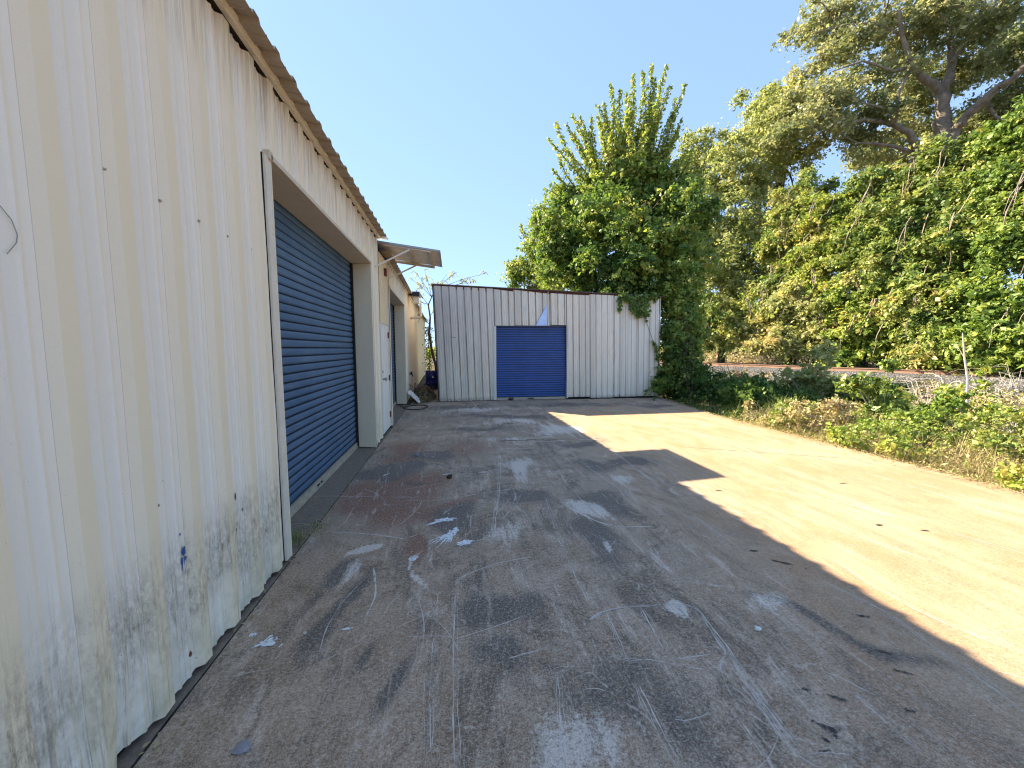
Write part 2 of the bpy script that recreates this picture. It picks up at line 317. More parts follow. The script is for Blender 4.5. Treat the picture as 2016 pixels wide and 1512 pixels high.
# ------------------------------------------------------------------ object helpers
def link(o):
    sc.collection.objects.link(o); return o
def thing(name, label, cat, loc=(0, 0, 0), group=None):
    o = link(bpy.data.objects.new(name, None)); o.location = loc; o.empty_display_size = 0.2
    o['label'] = label; o['category'] = cat
    if group: o['group'] = group
    return o
def tag(o, label=None, cat=None, group=None, kind=None):
    if label: o['label'] = label
    if cat: o['category'] = cat
    if group: o['group'] = group
    if kind: o['kind'] = kind
    return o
class MB:
    def __init__(s): s.v = []; s.f = []; s.a = []
    def face(s, pts, a=0.0):
        i = len(s.v); s.v += [tuple(p) for p in pts]; s.f.append(tuple(range(i, i+len(pts)))); s.a.append(a)
    def box(s, x0, y0, z0, x1, y1, z1):
        i = len(s.v)
        s.v += [(x0, y0, z0), (x1, y0, z0), (x1, y1, z0), (x0, y1, z0), (x0, y0, z1), (x1, y0, z1), (x1, y1, z1), (x0, y1, z1)]
        for f in ((3, 2, 1, 0), (4, 5, 6, 7), (0, 1, 5, 4), (1, 2, 6, 5), (2, 3, 7, 6), (3, 0, 4, 7)):
            s.f.append(tuple(i+k for k in f)); s.a.append(0)
    def obox(s, p0, p1, w, h, up=(0, 0, 1)):   # beam between points
        p0, p1 = Vector(p0), Vector(p1); d = (p1-p0).normalized(); r = d.cross(Vector(up)).normalized(); u = r.cross(d)
        i = len(s.v)
        for p in (p0, p1):
            for a, b in ((-1, -1), (1, -1), (1, 1), (-1, 1)): s.v.append(tuple(p + r*a*w/2 + u*b*h/2))
        for f in ((3, 2, 1, 0), (4, 5, 6, 7), (0, 1, 5, 4), (1, 2, 6, 5), (2, 3, 7, 6), (3, 0, 4, 7)):
            s.f.append(tuple(i+k for k in f)); s.a.append(0)
    def tube(s, pts, rad, n=8, cap=True):
        pts = [Vector(p) for p in pts]; rad = rad if isinstance(rad, (list, tuple)) else [rad]*len(pts)
        i0 = len(s.v); prev = None
        for k, p in enumerate(pts):
            d = (pts[min(k+1, len(pts)-1)]-pts[max(k-1, 0)])
            d = d.normalized() if d.length > 1e-9 else Vector((0, 0, 1))
            if prev is None: r = d.orthogonal().normalized()
            else:
                r = (prev - d*prev.dot(d)); r = r.normalized() if r.length > 1e-6 else d.orthogonal().normalized()
            prev = r; u = d.cross(r)
            for j in range(n):
                a = 2*math.pi*j/n; s.v.append(tuple(p + (r*math.cos(a)+u*math.sin(a))*rad[k]))
        for k in range(len(pts)-1):
            for j in range(n):
                a = i0+k*n+j; b = i0+k*n+(j+1) % n
                s.f.append((a, b, b+n, a+n)); s.a.append(0)
        if cap:
            s.f.append(tuple(i0+j for j in reversed(range(n)))); s.a.append(0)
            e = i0+(len(pts)-1)*n; s.f.append(tuple(e+j for j in range(n))); s.a.append(0)
    def build(s, name, mat, parent=None, smooth=False, attr=False, loc=None):
        me = bpy.data.meshes.new(name)
        vs = s.v
        if loc is not None: vs = [(x-loc[0], y-loc[1], z-loc[2]) for x, y, z in vs]
        me.from_pydata(vs, [], s.f); me.materials.append(mat)
        if attr:
            at = me.attributes.new("rib", 'FLOAT', 'FACE'); at.data.foreach_set("value", s.a)
        if smooth: me.polygons.foreach_set("use_smooth", [True]*len(me.polygons))
        me.update()
        o = link(bpy.data.objects.new(name, me))
        if loc is not None: o.location = loc
        if parent is not None:
            o.parent = parent
            w = Vector((0, 0, 0)); q = parent
            while q is not None: w += Vector(q.location); q = q.parent
            if loc is None: o.location = -w
            else: o.location = Vector(loc)-w
        return o

def leaf_mesh(name, C, S, V, mat, parent=None, N=None, bias=0.5, aspect=0.6, kind='quad', droop=0.0, L=None):
    """C centres (n,3), S sizes (n), V colour value (n), N outward normals (n,3)"""
    C = np.asarray(C, float); n = len(C)
    rn = RNG.normal(size=(n, 3)); rn /= np.linalg.norm(rn, axis=1)[:, None]
    if N is not None:
        rn = rn*(1-bias)+np.asarray(N)*bias; rn /= np.linalg.norm(rn, axis=1)[:, None]+1e-9
    t = RNG.normal(size=(n, 3)); t[:, 2] -= droop
    if L is not None: t = t*0.45+np.asarray(L)
    t -= rn*np.sum(t*rn, axis=1)[:, None]; t /= np.linalg.norm(t, axis=1)[:, None]+1e-9
    b = np.cross(rn, t); S = np.asarray(S)[:, None]
    fold = rn*S*0.10
    P = np.empty((n, 4, 3))
    P[:, 0] = C - t*S*0.5; P[:, 1] = C + b*S*aspect*0.5 - t*S*0.08 + fold; P[:, 2] = C + t*S*0.5; P[:, 3] = C - b*S*aspect*0.5 - t*S*0.08 + fold
    off = np.zeros(3)
    if parent is not None:
        q = parent
        while q is not None: off += np.array(q.location); q = q.parent
    me = bpy.data.meshes.new(name)
    me.vertices.add(n*4); me.vertices.foreach_set("co", P.reshape(-1))
    me.loops.add(n*4); me.loops.foreach_set("vertex_index", np.arange(n*4, dtype=np.int32))
    me.polygons.add(n); me.polygons.foreach_set("loop_start", np.arange(0, n*4, 4, dtype=np.int32))
    me.update(calc_edges=True)
    at = me.attributes.new("v", 'FLOAT', 'FACE'); at.data.foreach_set("value", np.clip(np.asarray(V, float), 0, 1))
    me.materials.append(mat)
    o = link(bpy.data.objects.new(name, me))
    if parent is not None: o.parent = parent; o.location = tuple(-off)
    return o

def rsz(px, x, D):
    az = YAW+math.atan((x-1008)/FPX)
    return px*D*math.cos(az-YAW)/FPX
def sphere_dirs(n):
    d = RNG.normal(size=(n, 3)); return d/np.linalg.norm(d, axis=1)[:, None]

def clumps_from_lobes(lobes, inner=0.15, sub=True):
    """lobe: (centre Vector, rx, ry, rz, count) -> clump centres, normals; each lobe carries smaller boughs with gaps between"""
    Cs, Ns = [], []
    for c, rx, ry, rz, k in lobes:
        R = np.array([rx, ry, rz]); c = np.array(c)
        ki = max(1, int(k*inner)); d = sphere_dirs(ki); Cs.append(c+d*RNG.uniform(.1, .7, ki)[:, None]*R); Ns.append(d)
        ns = max(4, int((k-ki)/9)) if sub else 0
        if not sub:
            d = sphere_dirs(k-ki); Cs.append(c+d*RNG.uniform(.8, 1.05, k-ki)[:, None]*R); Ns.append(d); continue
        ds = sphere_dirs(ns)
        for j in range(ns):
            rr = RNG.uniform(.22, .46); sc_ = c+ds[j]*R*RNG.uniform(.62, 1.0)
            d = sphere_dirs(9); d = d+ds[j]*.7+np.array([0, 0, .25]); d /= np.linalg.norm(d, axis=1)[:, None]
            Cs.append(sc_+d*rr*R*RNG.uniform(.7, 1.1, 9)[:, None]); Ns.append(d)
    return np.concatenate(Cs), np.concatenate(Ns)

def crown_leaves(Cc, Nc, per, cr, size, vmean=0.4, vclump=0.16, vleaf=0.10, flat=0.6, up=0.5, hang=0.0, ntw=6):
    """each clump is a handful of twigs fanning outward with leaves set along them"""
    n = len(Cc); k = per; tot = n*k
    cid = np.repeat(np.arange(n), k)
    rad = cr*RNG.uniform(0.55, 1.5, n)
    nn = Nc.copy(); nn[:, 2] += up; nn /= np.linalg.norm(nn, axis=1)[:, None]
    tw = nn[:, None, :]*0.75+RNG.normal(size=(n, ntw, 3))*0.62; tw[:, :, 2] *= 0.35+0.65*flat
    tw /= np.linalg.norm(tw, axis=2)[:, :, None]
    tl = RNG.uniform(0.6, 1.6, (n, ntw))
    tj = RNG.integers(0, ntw, tot); t = RNG.random(tot)**0.8
    d = tw[cid, tj]; L = tl[cid, tj]*rad[cid]
    off = d*(t*L)[:, None]+RNG.normal(size=(tot, 3))*(0.16*rad[cid]*(1.15-t*0.7))[:, None]
    off[:, 2] -= (hang*0.8+0.12)*(t**2)*L
    C = Cc[cid]-nn[cid]*(0.25*rad[cid])[:, None]+off
    S = size*np.clip(RNG.lognormal(-0.12, 0.42, tot), 0.35, 2.3)
    V = vmean+RNG.normal(size=n)[cid]*vclump+RNG.normal(size=(n, ntw))[cid, tj]*vclump*0.5+RNG.normal(size=tot)*vleaf
    V = V+0.16*np.sin(C[:, 0]*0.9+C[:, 2]*1.3)*np.sin(C[:, 1]*0.8+C[:, 2]*0.7)
    return C, S, V, nn[cid]

def limbs(mb, base, targets, r0, n=7):
    for tgt, r in targets:
        p0 = Vector(base); p1 = Vector(tgt); mid = (p0+p1)/2+Vector((random.uniform(-.1, .1), random.uniform(-.1, .1), random.uniform(-.02, .10)))*(p1-p0).length
        pts = [p0, p0.lerp(mid, .55)+Vector((random.uniform(-.04, .04), 0, 0))*(p1-p0).length, mid, mid.lerp(p1, .55), p1]
        mb.tube(pts, [r, r*.8, r*.6, r*.4, r*.12], n)

# ------------------------------------------------------------------ ground, slab, ballast
def grid_mesh(name, xs, ys, zf, mat, attrs=None):
    nx, ny = len(xs), len(ys)
    X, Y = np.meshgrid(xs, ys); Z = zf(X, Y)
    V = np.stack([X, Y, Z], -1).reshape(-1, 3)
    i = np.arange((nx-1)*(ny-1)); r = i//(nx-1); c = i % (nx-1); a = r*nx+c
    F = np.stack([a, a+1, a+1+nx, a+nx], 1)
    me = bpy.data.meshes.new(name); me.from_pydata(V.tolist(), [], F.tolist()); me.materials.append(mat)
    if attrs:
        for k, arr in attrs(X, Y).items():
            if arr.ndim == 3:
                at = me.color_attributes.new(k, 'FLOAT_COLOR', 'POINT')
                buf = np.concatenate([arr, np.ones(arr.shape[:2]+(1,))], -1); at.data.foreach_set("color", buf.reshape(-1))
            else:
                at = me.attributes.new(k, 'FLOAT', 'POINT'); at.data.foreach_set("value", arr.reshape(-1))
    me.update(); return link(bpy.data.objects.new(name, me))

RDX, RDY = -0.365, 0.931           # direction of the tracks
RPX, RPY = 18.2, 12.5              # a point on the near rail
def rail_off(X, Y): return (X-RPX)*RDY-(Y-RPY)*RDX     # >0 beyond near rail
def soil_z(X, Y):
    o = rail_off(X, Y)
    z = -0.16+0.05*np.sin(X*1.3)*np.cos(Y*1.1)-0.45*np.clip((Y-8.0)/1.5, 0, 1)*np.clip((X-6.8)/.8, 0, 1)*np.clip((15-X)/2, 0, 1)*np.clip((24-Y)/4, 0, 1)
    far = np.clip((o-3.0)/6.0, 0, 1)
    z = z+far*0.75
    return z
xs = np.concatenate([np.linspace(-300, -20, 8), np.linspace(-16, 60, 96), np.linspace(70, 400, 10)])
ys = np.concatenate([np.linspace(-200, -14, 8), np.linspace(-10, 70, 100), np.linspace(80, 500, 12)])
tag(grid_mesh("ground", xs, ys, soil_z, M['soil']), kind='structure')
def ballast():
    ts = np.linspace(-26, 46, 120); prof = [(-6.0, -0.22), (-4.3, 0.16), (-2.2, 0.42), (-0.75, 0.66), (2.3, 0.66), (3.6, 0.3), (4.4, 0.0)]
    os_ = []
    for (a, za), (b, zb) in zip(prof[:-1], prof[1:]):
        for k in range(5): os_.append((a+(b-a)*k/5, za+(zb-za)*k/5))
    os_.append(prof[-1])
    v = []; f = []
    for t in ts:
        for o, z in os_:
            v.append((RPX+RDX*t+RDY*o, RPY+RDY*t-RDX*o, z+random.uniform(-.02, .02)))
    w = len(os_)
    for i in range(len(ts)-1):
        for j in range(w-1): f.append((i*w+j, i*w+j+1, (i+1)*w+j+1, (i+1)*w+j))
    me = bpy.data.meshes.new("ballast"); me.from_pydata(v, [], f); me.materials.append(M['ballast'])
    tag(link(bpy.data.objects.new("ballast", me)), kind='structure')
ballast()

# slab outline right edge (real where seen, drawn on behind the camera)
EDGE = [(-16, 6.46), (3.4, 6.46), (8.8, 6.44), (11.2, 6.80), (12.4, 6.9), (16.5, 6.9)]
def edge_x(y): return np.interp(y, [e[0] for e in EDGE], [e[1] for e in EDGE])
def blob(X, Y, cx, cy, rx, ry, rot=0, soft=1.0):
    c, s_ = math.cos(rot), math.sin(rot); u = ((X-cx)*c+(Y-cy)*s_)/rx; v = (-(X-cx)*s_+(Y-cy)*c)/ry
    return np.clip(1.3-np.sqrt(u*u+v*v)*soft*1.0, 0, 1)**1.3
def slab_attrs(X, Y):
    rust = np.zeros_like(X); dark = np.zeros_like(X); pale = np.zeros_like(X)
    wob = 0.16*np.sin(X*3.1+Y*2.3)+0.12*np.sin(X*7.3-Y*5.1); XX = X+wob*0.5; YY = Y+wob*0.6
    for cx, cy, rx, ry, ro, k in [(-.70, 4.45, .75, 1.0, 0, 1), (-.75, 6.3, .55, 1.1, 0, .75), (-.15, 3.9, .45, .35, .4, .7), (.2, 6.4, .7, .8, 0, .45), (4.3, 10.6, .55, .3, 0, .7), (-.3, 3.2, .2, .3, 0, .8)]:
        rust = np.maximum(rust, k*blob(XX, YY, cx, cy, rx, ry, ro))
    for cx, cy, rx, ry, ro, k in [(-.85, 5.3, .45, .38, .3, 1), (-.35, 6.0, .55, .35, 0, .85), (.3, 7.9, .9, .25, .1, .7), (.75, 4.1, .38, .35, 0, .85), (1.6, 3.9, .35, .5, .2, .75), (1.15, 3.1, .28, .55, .1, .65),
                                  (.3, 2.3, .42, .30, 0, .65), (.15, 1.85, .22, .30, .1, .5), (-.28, 1.9, .06, .14, 0, .6), (-.55, 1.98, .04, .12, 0, .6), (-.42, 1.42, .12, .14, 0, .9), (.02, 3.75, .3, .28, .6, .85),
                                  (2.15, 1.75, .09, .8, .62, .5), (1.9, 5.1, .5, .4, 0, .6), (2.2, 6.4, .55, .3, 0, .5), (1.2, 9.3, 1.6, .35, -.2, .7), (3.6, 11.0, 1.8, .5, 0, .6), (.1, 10.9, 1.3, .6, 0, .7), (5.8, 10.3, .7, .4, 0, .6), (-.95, 2.75, .08, .3, -.1, .7), (-.72, 2.5, .09, .4, 0, .7),
                                  (2.6, 5.3, .5, .3, .1, .7), (.8, 1.6, .5, .5, 0, .45)]:
        dark = np.maximum(dark, k*blob(XX, YY, cx, cy, rx, ry, ro))
    for cx, cy, rx, ry, ro, k in [(1.36, 3.75, .22, .45, .1, 1), (-.82, 3.12, .16, .10, .5, 1), (-.9, 2.75, .07, .25, 0, .7), (1.36, 2.12, .10, .055, -.3, 1.2), (.42, 3.3, .25, .25, 0, .55), (.9, 5.2, .25, .7, .1, .7), (2.1, 7.6, .8, .9, -.5, .7),
                                  (1.4, 8.6, 1.1, .6, -.3, .6), (.5, 10.4, 1.5, .7, .2, .6), (-.33, 2.75, .035, .4, .05, .9), (.45, 1.35, .3, .3, 0, .6), (1.9, 2.0, .3, .2, 0, .5), (.9, 6.9, .9, .5, 0, .45), (-.38, 1.30, .12, .07, 0, .9), (2.0, 4.4, .25, .25, 0, .6), (1.2, 2.9, .05, .1, .4, .9)]:
        pale = np.maximum(pale, k*blob(XX, YY, cx, cy, rx, ry, ro))
    tan = np.clip((X-1.6+0.25*np.sin(Y*0.9)+0.3*wob)/1.4, 0, 1)*np.clip((11.5-Y)/2.2, 0.25, 1)  # warm sunlit-side colour fades in across the slab
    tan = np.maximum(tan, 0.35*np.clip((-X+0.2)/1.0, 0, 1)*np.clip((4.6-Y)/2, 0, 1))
    return dict(stain=np.stack([rust, dark, pale], -1), tan=tan)
JX = -1.272
yy = np.concatenate([np.arange(-14, 0.8, .4), np.arange(0.8, 6.5, .035), np.arange(6.5, 12.0, .08), np.linspace(12.0, 16.4, 20)])  # unseen stretch behind the camera added to bounce sunlight into the shade
uu = np.linspace(0, 1, 220)
def slab():
    chip = {float(y): .018*math.sin(y*9.1)+.014*math.sin(y*23.7+1)+random.uniform(-.012, .012)-(.05 if random.random() < .05 else 0) for y in yy}
    X = np.array([[JX+(edge_x(y)+chip[float(y)]-JX)*u for u in uu] for y in yy]); Y = np.repeat(yy[:, None], len(uu), 1)
    nx, ny = len(uu), len(yy)
    V = np.stack([X, Y, np.zeros_like(X)], -1).reshape(-1, 3).tolist()
    i = np.arange((nx-1)*(ny-1)); r = i//(nx-1); c = i % (nx-1); a = r*nx+c
    F = np.stack([a, a+1, a+1+nx, a+nx], 1).tolist()
    # outer edge skirt
    b0 = len(V)
    for k in range(ny): V.append((V[k*nx+nx-1][0], V[k*nx+nx-1][1], -0.26))
    for k in range(ny-1): F.append([k*nx+nx-1, b0+k, b0+k+1, (k+1)*nx+nx-1])
    b1 = len(V)
    for k in range(ny): V.append((V[k*nx][0], V[k*nx][1], -0.1))
    for k in range(ny-1): F.append([k*nx, (k+1)*nx, b1+k+1, b1+k])
    me = bpy.data.meshes.new("slab"); me.from_pydata(V, [], F); me.materials.append(M['slab'])
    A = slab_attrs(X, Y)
    st = np.zeros((len(V), 4)); st[:nx*ny, :3] = A['stain'].reshape(-1, 3); st[:, 3] = 1
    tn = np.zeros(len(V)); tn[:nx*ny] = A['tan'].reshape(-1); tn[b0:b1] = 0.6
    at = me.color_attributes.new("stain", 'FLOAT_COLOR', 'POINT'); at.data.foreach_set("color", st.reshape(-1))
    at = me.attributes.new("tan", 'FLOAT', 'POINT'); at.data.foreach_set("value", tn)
    me.update(); o = link(bpy.data.objects.new("concrete_yard", me)); tag(o, kind='structure'); return o
SLAB = slab()
ap = MB(); ap.box(-1.75, -1.5, -0.2, JX-0.012, 8.3, -0.002); ap.box(-2.2, 8.3, -0.2, JX-0.012, 11.6, -0.002)
tag(ap.build("concrete_apron", M['apron']), kind='structure')
jb = MB()
for y0 in np.arange(-4, 11.4, .35):
    if random.random() < .85: jb.box(JX-.012, y0, -.05, JX+random.uniform(-.006, .008), y0+.35, random.uniform(-.02, .0035))
jb.build("joint_filler", M['black'], SLAB)

# --- marks lying on the slab (each a thin coat)
def strip(mb, pts, w, z=0.0032):
    pts = [Vector((p[0], p[1], 0)) for p in pts]
    L, Rr = [], []
    for k, p in enumerate(pts):
        d = (pts[min(k+1, len(pts)-1)]-pts[max(k-1, 0)]).normalized(); nrm = Vector((-d.y, d.x, 0))
        ww = w*random.uniform(.35, 1.1)*(0.15 if k in (0, len(pts)-1) else 1)/2
        L.append(p+nrm*ww); Rr.append(p-nrm*ww)
    for k in range(len(pts)-1):
        mb.face([(L[k].x, L[k].y, z), (Rr[k].x, Rr[k].y, z), (Rr[k+1].x, Rr[k+1].y, z), (L[k+1].x, L[k+1].y, z)])
def wig(pts, step=.05, amp=.008):
    out = []; acc = 0
    for a, b in zip(pts[:-1], pts[1:]):
        a = Vector(a[:2]).to_3d(); b = Vector(b[:2]).to_3d(); L = (b-a).length; n = max(1, int(L/step)); d = (b-a).normalized(); nr = Vector((-d.y, d.x, 0))
        for k in range(n):
            acc = acc*.7+random.uniform(-amp, amp); out.append(a.lerp(b, k/n)+nr*acc)
    out.append(Vector(pts[-1][:2]).to_3d()); return out
def gp(*px):
    p = [G(x, y) for x, y in px]; P = [p[0]]+p+[p[-1]]; out = []
    for i in range(1, len(P)-2):
        for q in range(6):
            t = q/6; out.append(.5*((2*P[i])+(P[i+1]-P[i-1])*t+(2*P[i-1]-5*P[i]+4*P[i+1]-P[i+2])*t*t+(3*P[i]-P[i-1]-3*P[i+1]+P[i+2])*t**3))
    return out+[p[-1]]
sm = MB()
MARKS = [ # photo tracks of the long scratches, metres wide
 ([(895, 1168), (892, 1260), (895, 1512)], .010), ([(985, 893), (984, 950), (978, 1010), (970, 1058)], .016), ([(852, 1255), (848, 1320), (843, 1500)], .008),
 ([(1075, 980), (1100, 1060), (1160, 1190)], .008), ([(1195, 1205), (1215, 1250), (1236, 1298)], .010), ([(1262, 1200), (1290, 1250), (1310, 1282)], .010),
 ([(1255, 1345), (1290, 1420), (1340, 1512)], .009), ([(1150, 1232), (1190, 1205), (1260, 1195), (1330, 1190), (1370, 1200), (1390, 1225), (1430, 1290)], .016),
 ([(1370, 1195), (1420, 1260), (1470, 1330), (1512, 1390)], .010), ([(1440, 1300), (1500, 1380), (1570, 1470)], .013), ([(1460, 1350), (1505, 1405), (1560, 1480), (1610, 1512)], .009),
 ([(1680, 1370), (1750, 1430), (1815, 1485)], .010), ([(1610, 1140), (1750, 1210), (1860, 1290), (2016, 1400)], .008), ([(1880, 1300), (2016, 1385)], .008),
 ([(1120, 1000), (1200, 1035), (1285, 1036)], .03), ([(1280, 1092), (1300, 1115), (1318, 1120)], .014), ([(1340, 940), (1420, 1000), (1500, 1010)], .01),
 ([(1000, 1298), (1060, 1280), (1100, 1262)], .008), ([(735, 1120), (740, 1170), (720, 1220)], .02), ([(650, 1048), (720, 1052), (800, 1062)], .02),
 ([(700, 1102), (740, 1100), (775, 1098)], .012), ([(800, 985), (860, 985), (930, 975), (1060, 955)], .008), ([(600, 978), (700, 978), (830, 980)], .006),
 ([(1010, 866), (1060, 870), (1130, 866), (1190, 864)], .035), ([(940, 885), (1010, 884), (1090, 880)], .02), ([(1180, 870), (1250, 920), (1300, 960)], .012),
 ([(1130, 900), (1200, 950), (1260, 990)], .010), ([(1000, 790), (1060, 810), (1090, 830)], .02), ([(870, 800), (960, 808), (1050, 815)], .02),
 ([(1345, 1000), (1400, 1040), (1440, 1080)], .008), ([(1270, 900), (1300, 915), (1335, 938)], .012), ([(840, 1168), (862, 1150)], .010), ([(1100, 1330), (1105, 1420), (1120, 1512)], .010),
 ([(1320, 1300), (1400, 1290)], .008), ([(1205, 1290), (1255, 1300), (1300, 1302), (1390, 1320)], .009), ([(1560, 1010), (1700, 1060), (1850, 1110)], .012), ([(1500, 960), (1700, 1000), (2016, 1090)], .012),
 ([(1700, 930), (1850, 975), (2016, 1030)], .014), ([(1650, 1110), (1800, 1200), (2016, 1290)], .012), ([(1250, 830), (1400, 860), (1500, 900)], .015)]
for px, w in MARKS:
    strip(sm, wig(gp(*px), .05, .005), w*.8)
    if w < .02:
        for q in range(2): o_ = random.uniform(-.03, .03); strip(sm, [p+Vector((o_, o_*.4, 0)) for p in wig(gp(*px), .05, .006)], w*.35)
for k in range(230):
    x = random.uniform(-.9, 6.2); y = 1.1+11*random.random()**1.5
    a = random.choice([random.gauss(1.35, .25), random.gauss(2.2, .3), random.gauss(.2, .3)]); L = random.uniform(.08, .7)*(1+y*.12)
    cv = random.uniform(-.12, .12); dx, dy = math.cos(a), math.sin(a)
    pts = [(x+dx*L*t-dy*cv*L*4*t*(1-t), y+dy*L*t+dx*cv*L*4*t*(1-t)) for t in (0, .15, .3, .45, .6, .75, .9, 1)]
    if x > 2.0+random.random()*2 and random.random() < .75: continue
    if pts[-1][0] > 6.35 or pts[-1][0] < -1.2 or pts[-1][1] > 11.9: continue
    strip(sm, wig(pts, .05, .0025), random.uniform(.002, .0055)*(1+y*.14))
sm.build("scratch_marks", M['scuff'], SLAB)
def splat(name, px, r, mat, rays=0, sq=1.0, parent=SLAB, ang=0, z=.0048, spikes=()):
    mb = MB(); c = G(*px); n = 36; pts = []
    ph = [random.uniform(0, 6.28) for _ in range(4)]
    for k in range(n):
        a = 2*math.pi*k/n
        rr = r*(1+.22*math.sin(2*a+ph[0])+.16*math.sin(5*a+ph[1])+.10*math.sin(9*a+ph[2])+random.uniform(-.16, .16))
        u, v = math.cos(a)*rr, math.sin(a)*rr*sq
        pts.append((c.x+u*math.cos(ang)-v*math.sin(ang), c.y+u*math.sin(ang)+v*math.cos(ang), z))
    mb.face(pts)
    for sa, sl, sw in spikes:
        for j in range(random.randint(3, 5)):
            a = sa+random.uniform(-.25, .25); l = sl*random.uniform(.6, 1.1)
            p0 = Vector((c.x, c.y)); d = Vector((math.cos(a), math.sin(a))); nr = Vector((-d.y, d.x))
            q = [p0+nr*sw, p0+d*l*.6+nr*sw*.7, p0+d*l, p0+d*l*.6-nr*sw*.5, p0-nr*sw]
            mb.face([(w_.x, w_.y, z+.0006+j*.0005) for w_ in q])
    for j in range(rays):
        a = random.uniform(0, 6.28); d = r*random.uniform(1.3, 2.3); rr = r*random.uniform(.05, .14)
        mb.face([(c.x+math.cos(a)*d+math.cos(b)*rr, c.y+math.sin(a)*d+math.sin(b)*rr, z) for b in (0, 1.2, 2.4, 3.6, 5)])
    o = mb.build(name, mat, parent); return o
splat("paint_splash", (530, 1264), .045, M['paint'], 6, .75, ang=.3, spikes=[(3.7, .12, .006)])
splat("paint_splash", (498, 1251), .017, M['paint'], 2)
splat("paint_splash", (553, 1272), .012, M['paint'], 1, .5, ang=1)
splat("paint_splash", (684, 1239), .026, M['paint'], 4, .4, ang=.2)
splat("paint_splash", (892, 1048), .075, M['paint'], 6, .6, ang=.9, spikes=[(4.0, .36, .015), (4.5, .22, .012)])
splat("paint_splash", (915, 1069), .07, M['paint'], 5, .55, ang=.1)
splat("paint_splash", (877, 1024), .09, M['paint'], 4, .5, ang=.3, spikes=[(3.6, .28, .02)])
splat("paint_splash", (814, 1100), .05, M['paint'], 3, .5, ang=1.1)
splat("paint_splash", (950, 930), .06, M['paint'], 5, .3, ang=.1)
splat("paint_splash", (880, 934), .05, M['paint'], 4, .3)
splat("paint_splash", (760, 935), .05, M['paint'], 2, .3, ang=.8)
for px, r, sq, an in [((1628, 1434), .036, .5, -.8), ((1645, 1452), .014, .8, 0), ((1627, 1459), .015, .6, -.6), ((1622, 1480), .03, .2, -.05), ((1600, 1421), .010, .6, 0), ((1650, 1376), .045, .22, -.7), ((1586, 1358), .025, .3, -.5),
                      ((1740, 1285), .05, .13, -.7), ((1780, 1325), .045, .2, -.5), ((1540, 1108), .08, .2, -.6), ((1700, 1214), .035, .4, -.4), ((1483, 1085), .04, .4, 0), ((1790, 1400), .03, .3, -.6),
                      ((1730, 1034), .05, .35, 0), ((1820, 1045), .05, .25, -.3), ((1660, 952), .05, .3, 0), ((1415, 966), .04, .4, 0)]:
    splat("oil_spot", px, r*.85, M['oil'], 3, sq, ang=an)

# ------------------------------------------------------------------ left warehouse
XW = -1.315
def P2(Y): return XW-max(0, Y-8.33)*0.03
PITCH = .283; PH = 1.855
# one pitch: (dy, out, rib?)  starts at the far foot of a major rib
PROF = [(0.0, .034, 0), (.018, 0, 2), (.0215, 0, 0), (.070, 0, 0), (.076, .008, .5), (.087, .008, 0), (.093, 0, 1.6), (.0955, 0, 0), (.140, 0, 0), (.146, .008, .5), (.157, .008, 0), (.163, 0, 1.6), (.1655, 0, 0), (.196, 0, 1.8), (.199, 0, .5), (.217, .034, .8), (.283, .034, 0)]
def dent(y, z):
    d = 0.0
    d += -0.035*math.exp(-((y-1.60)/.06)**2)*max(0, 1-z/.30)
    d += 0.02*math.exp(-((y-1.45)/.08)**2)*max(0, 1-z/.25)
    d += .0025*math.sin(y*2.1+z*1.3)+.0015*math.sin(z*5+y*7)
    return d
def siding(mb, y0, y1, z0, z1, path=lambda y: XW, prof=PROF, pitch=PITCH, ph=PH, nz=None, zb=None, lean=0.0):
    k0 = int(math.floor((y0-ph)/pitch))-1; pts = []
    k = k0
    while ph+k*pitch < y1+pitch:
        for j, (dy, o, a) in enumerate(prof[:-1]):
            pts.append((ph+k*pitch+dy, o, a))
        k += 1
    def interp(y):
        for (a, b) in zip(pts[:-1], pts[1:]):
            if a[0] <= y <= b[0]: return a[1]+(b[1]-a[1])*(y-a[0])/(b[0]-a[0]+1e-9)
        return 0
    inn = [(y0, interp(y0), 0)]+[p for p in pts if y0+1e-4 < p[0] < y1-1e-4]+[(y1, interp(y1), 0)]
    # face attribute: the one of the segment start
    for q in range(1, len(inn)-1):
        pass
    start = [p for p in pts if p[0] <= y0+1e-4]
    if start: inn[0] = (y0, inn[0][1], start[-1][2])
    nz = nz or max(1, int((z1-z0)/.12)); i0 = len(mb.v)
    for (y, o, a) in inn:
        zlo = z0 if zb is None else z0+zb(y)
        for k in range(nz+1):
            z = zlo+(z1-zlo)*(k/nz)
            yl = y+lean*(z-1.5)
            mb.v.append((path(y)+o+dent(y, z), yl, z))
    for c in range(len(inn)-1):
        for k in range(nz):
            a = i0+c*(nz+1)+k; b = a+nz+1
            mb.f.append((a, b, b+1, a+1)); mb.a.append(inn[c][2])
WH = thing("metal_warehouse", "long cream ribbed metal warehouse with blue roll-up doors filling the left side", "warehouse", (XW, 6.0, 0))
D1a, D1b, D1t = 3.17, 6.60, 3.0
D2a, D2b, D2t = 8.50, 11.75, 2.89
END = 27.0
rag = lambda y: .004*math.sin(y*31)+(.02*max(0, 1-abs(y-1.62)/.09))
wb = MB()
siding(wb, -1.5, D1a, .03, 3.56, zb=rag); siding(wb, D1a, D1b, D1t, 3.578); siding(wb, D1b, 7.40, .03, 3.56, zb=rag)  # near end stops short out of view, letting sun onto the slab behind
wb.build("siding", M['siding'], WH, attr=True)
FL2 = [(0, .012, 0), (.012, 0, 0), (.3, 0, 0), (.3001, 0, 0), (.312, .012, 0), (.36, .012, 0)]
wb = MB()
p2 = lambda y: P2(y)
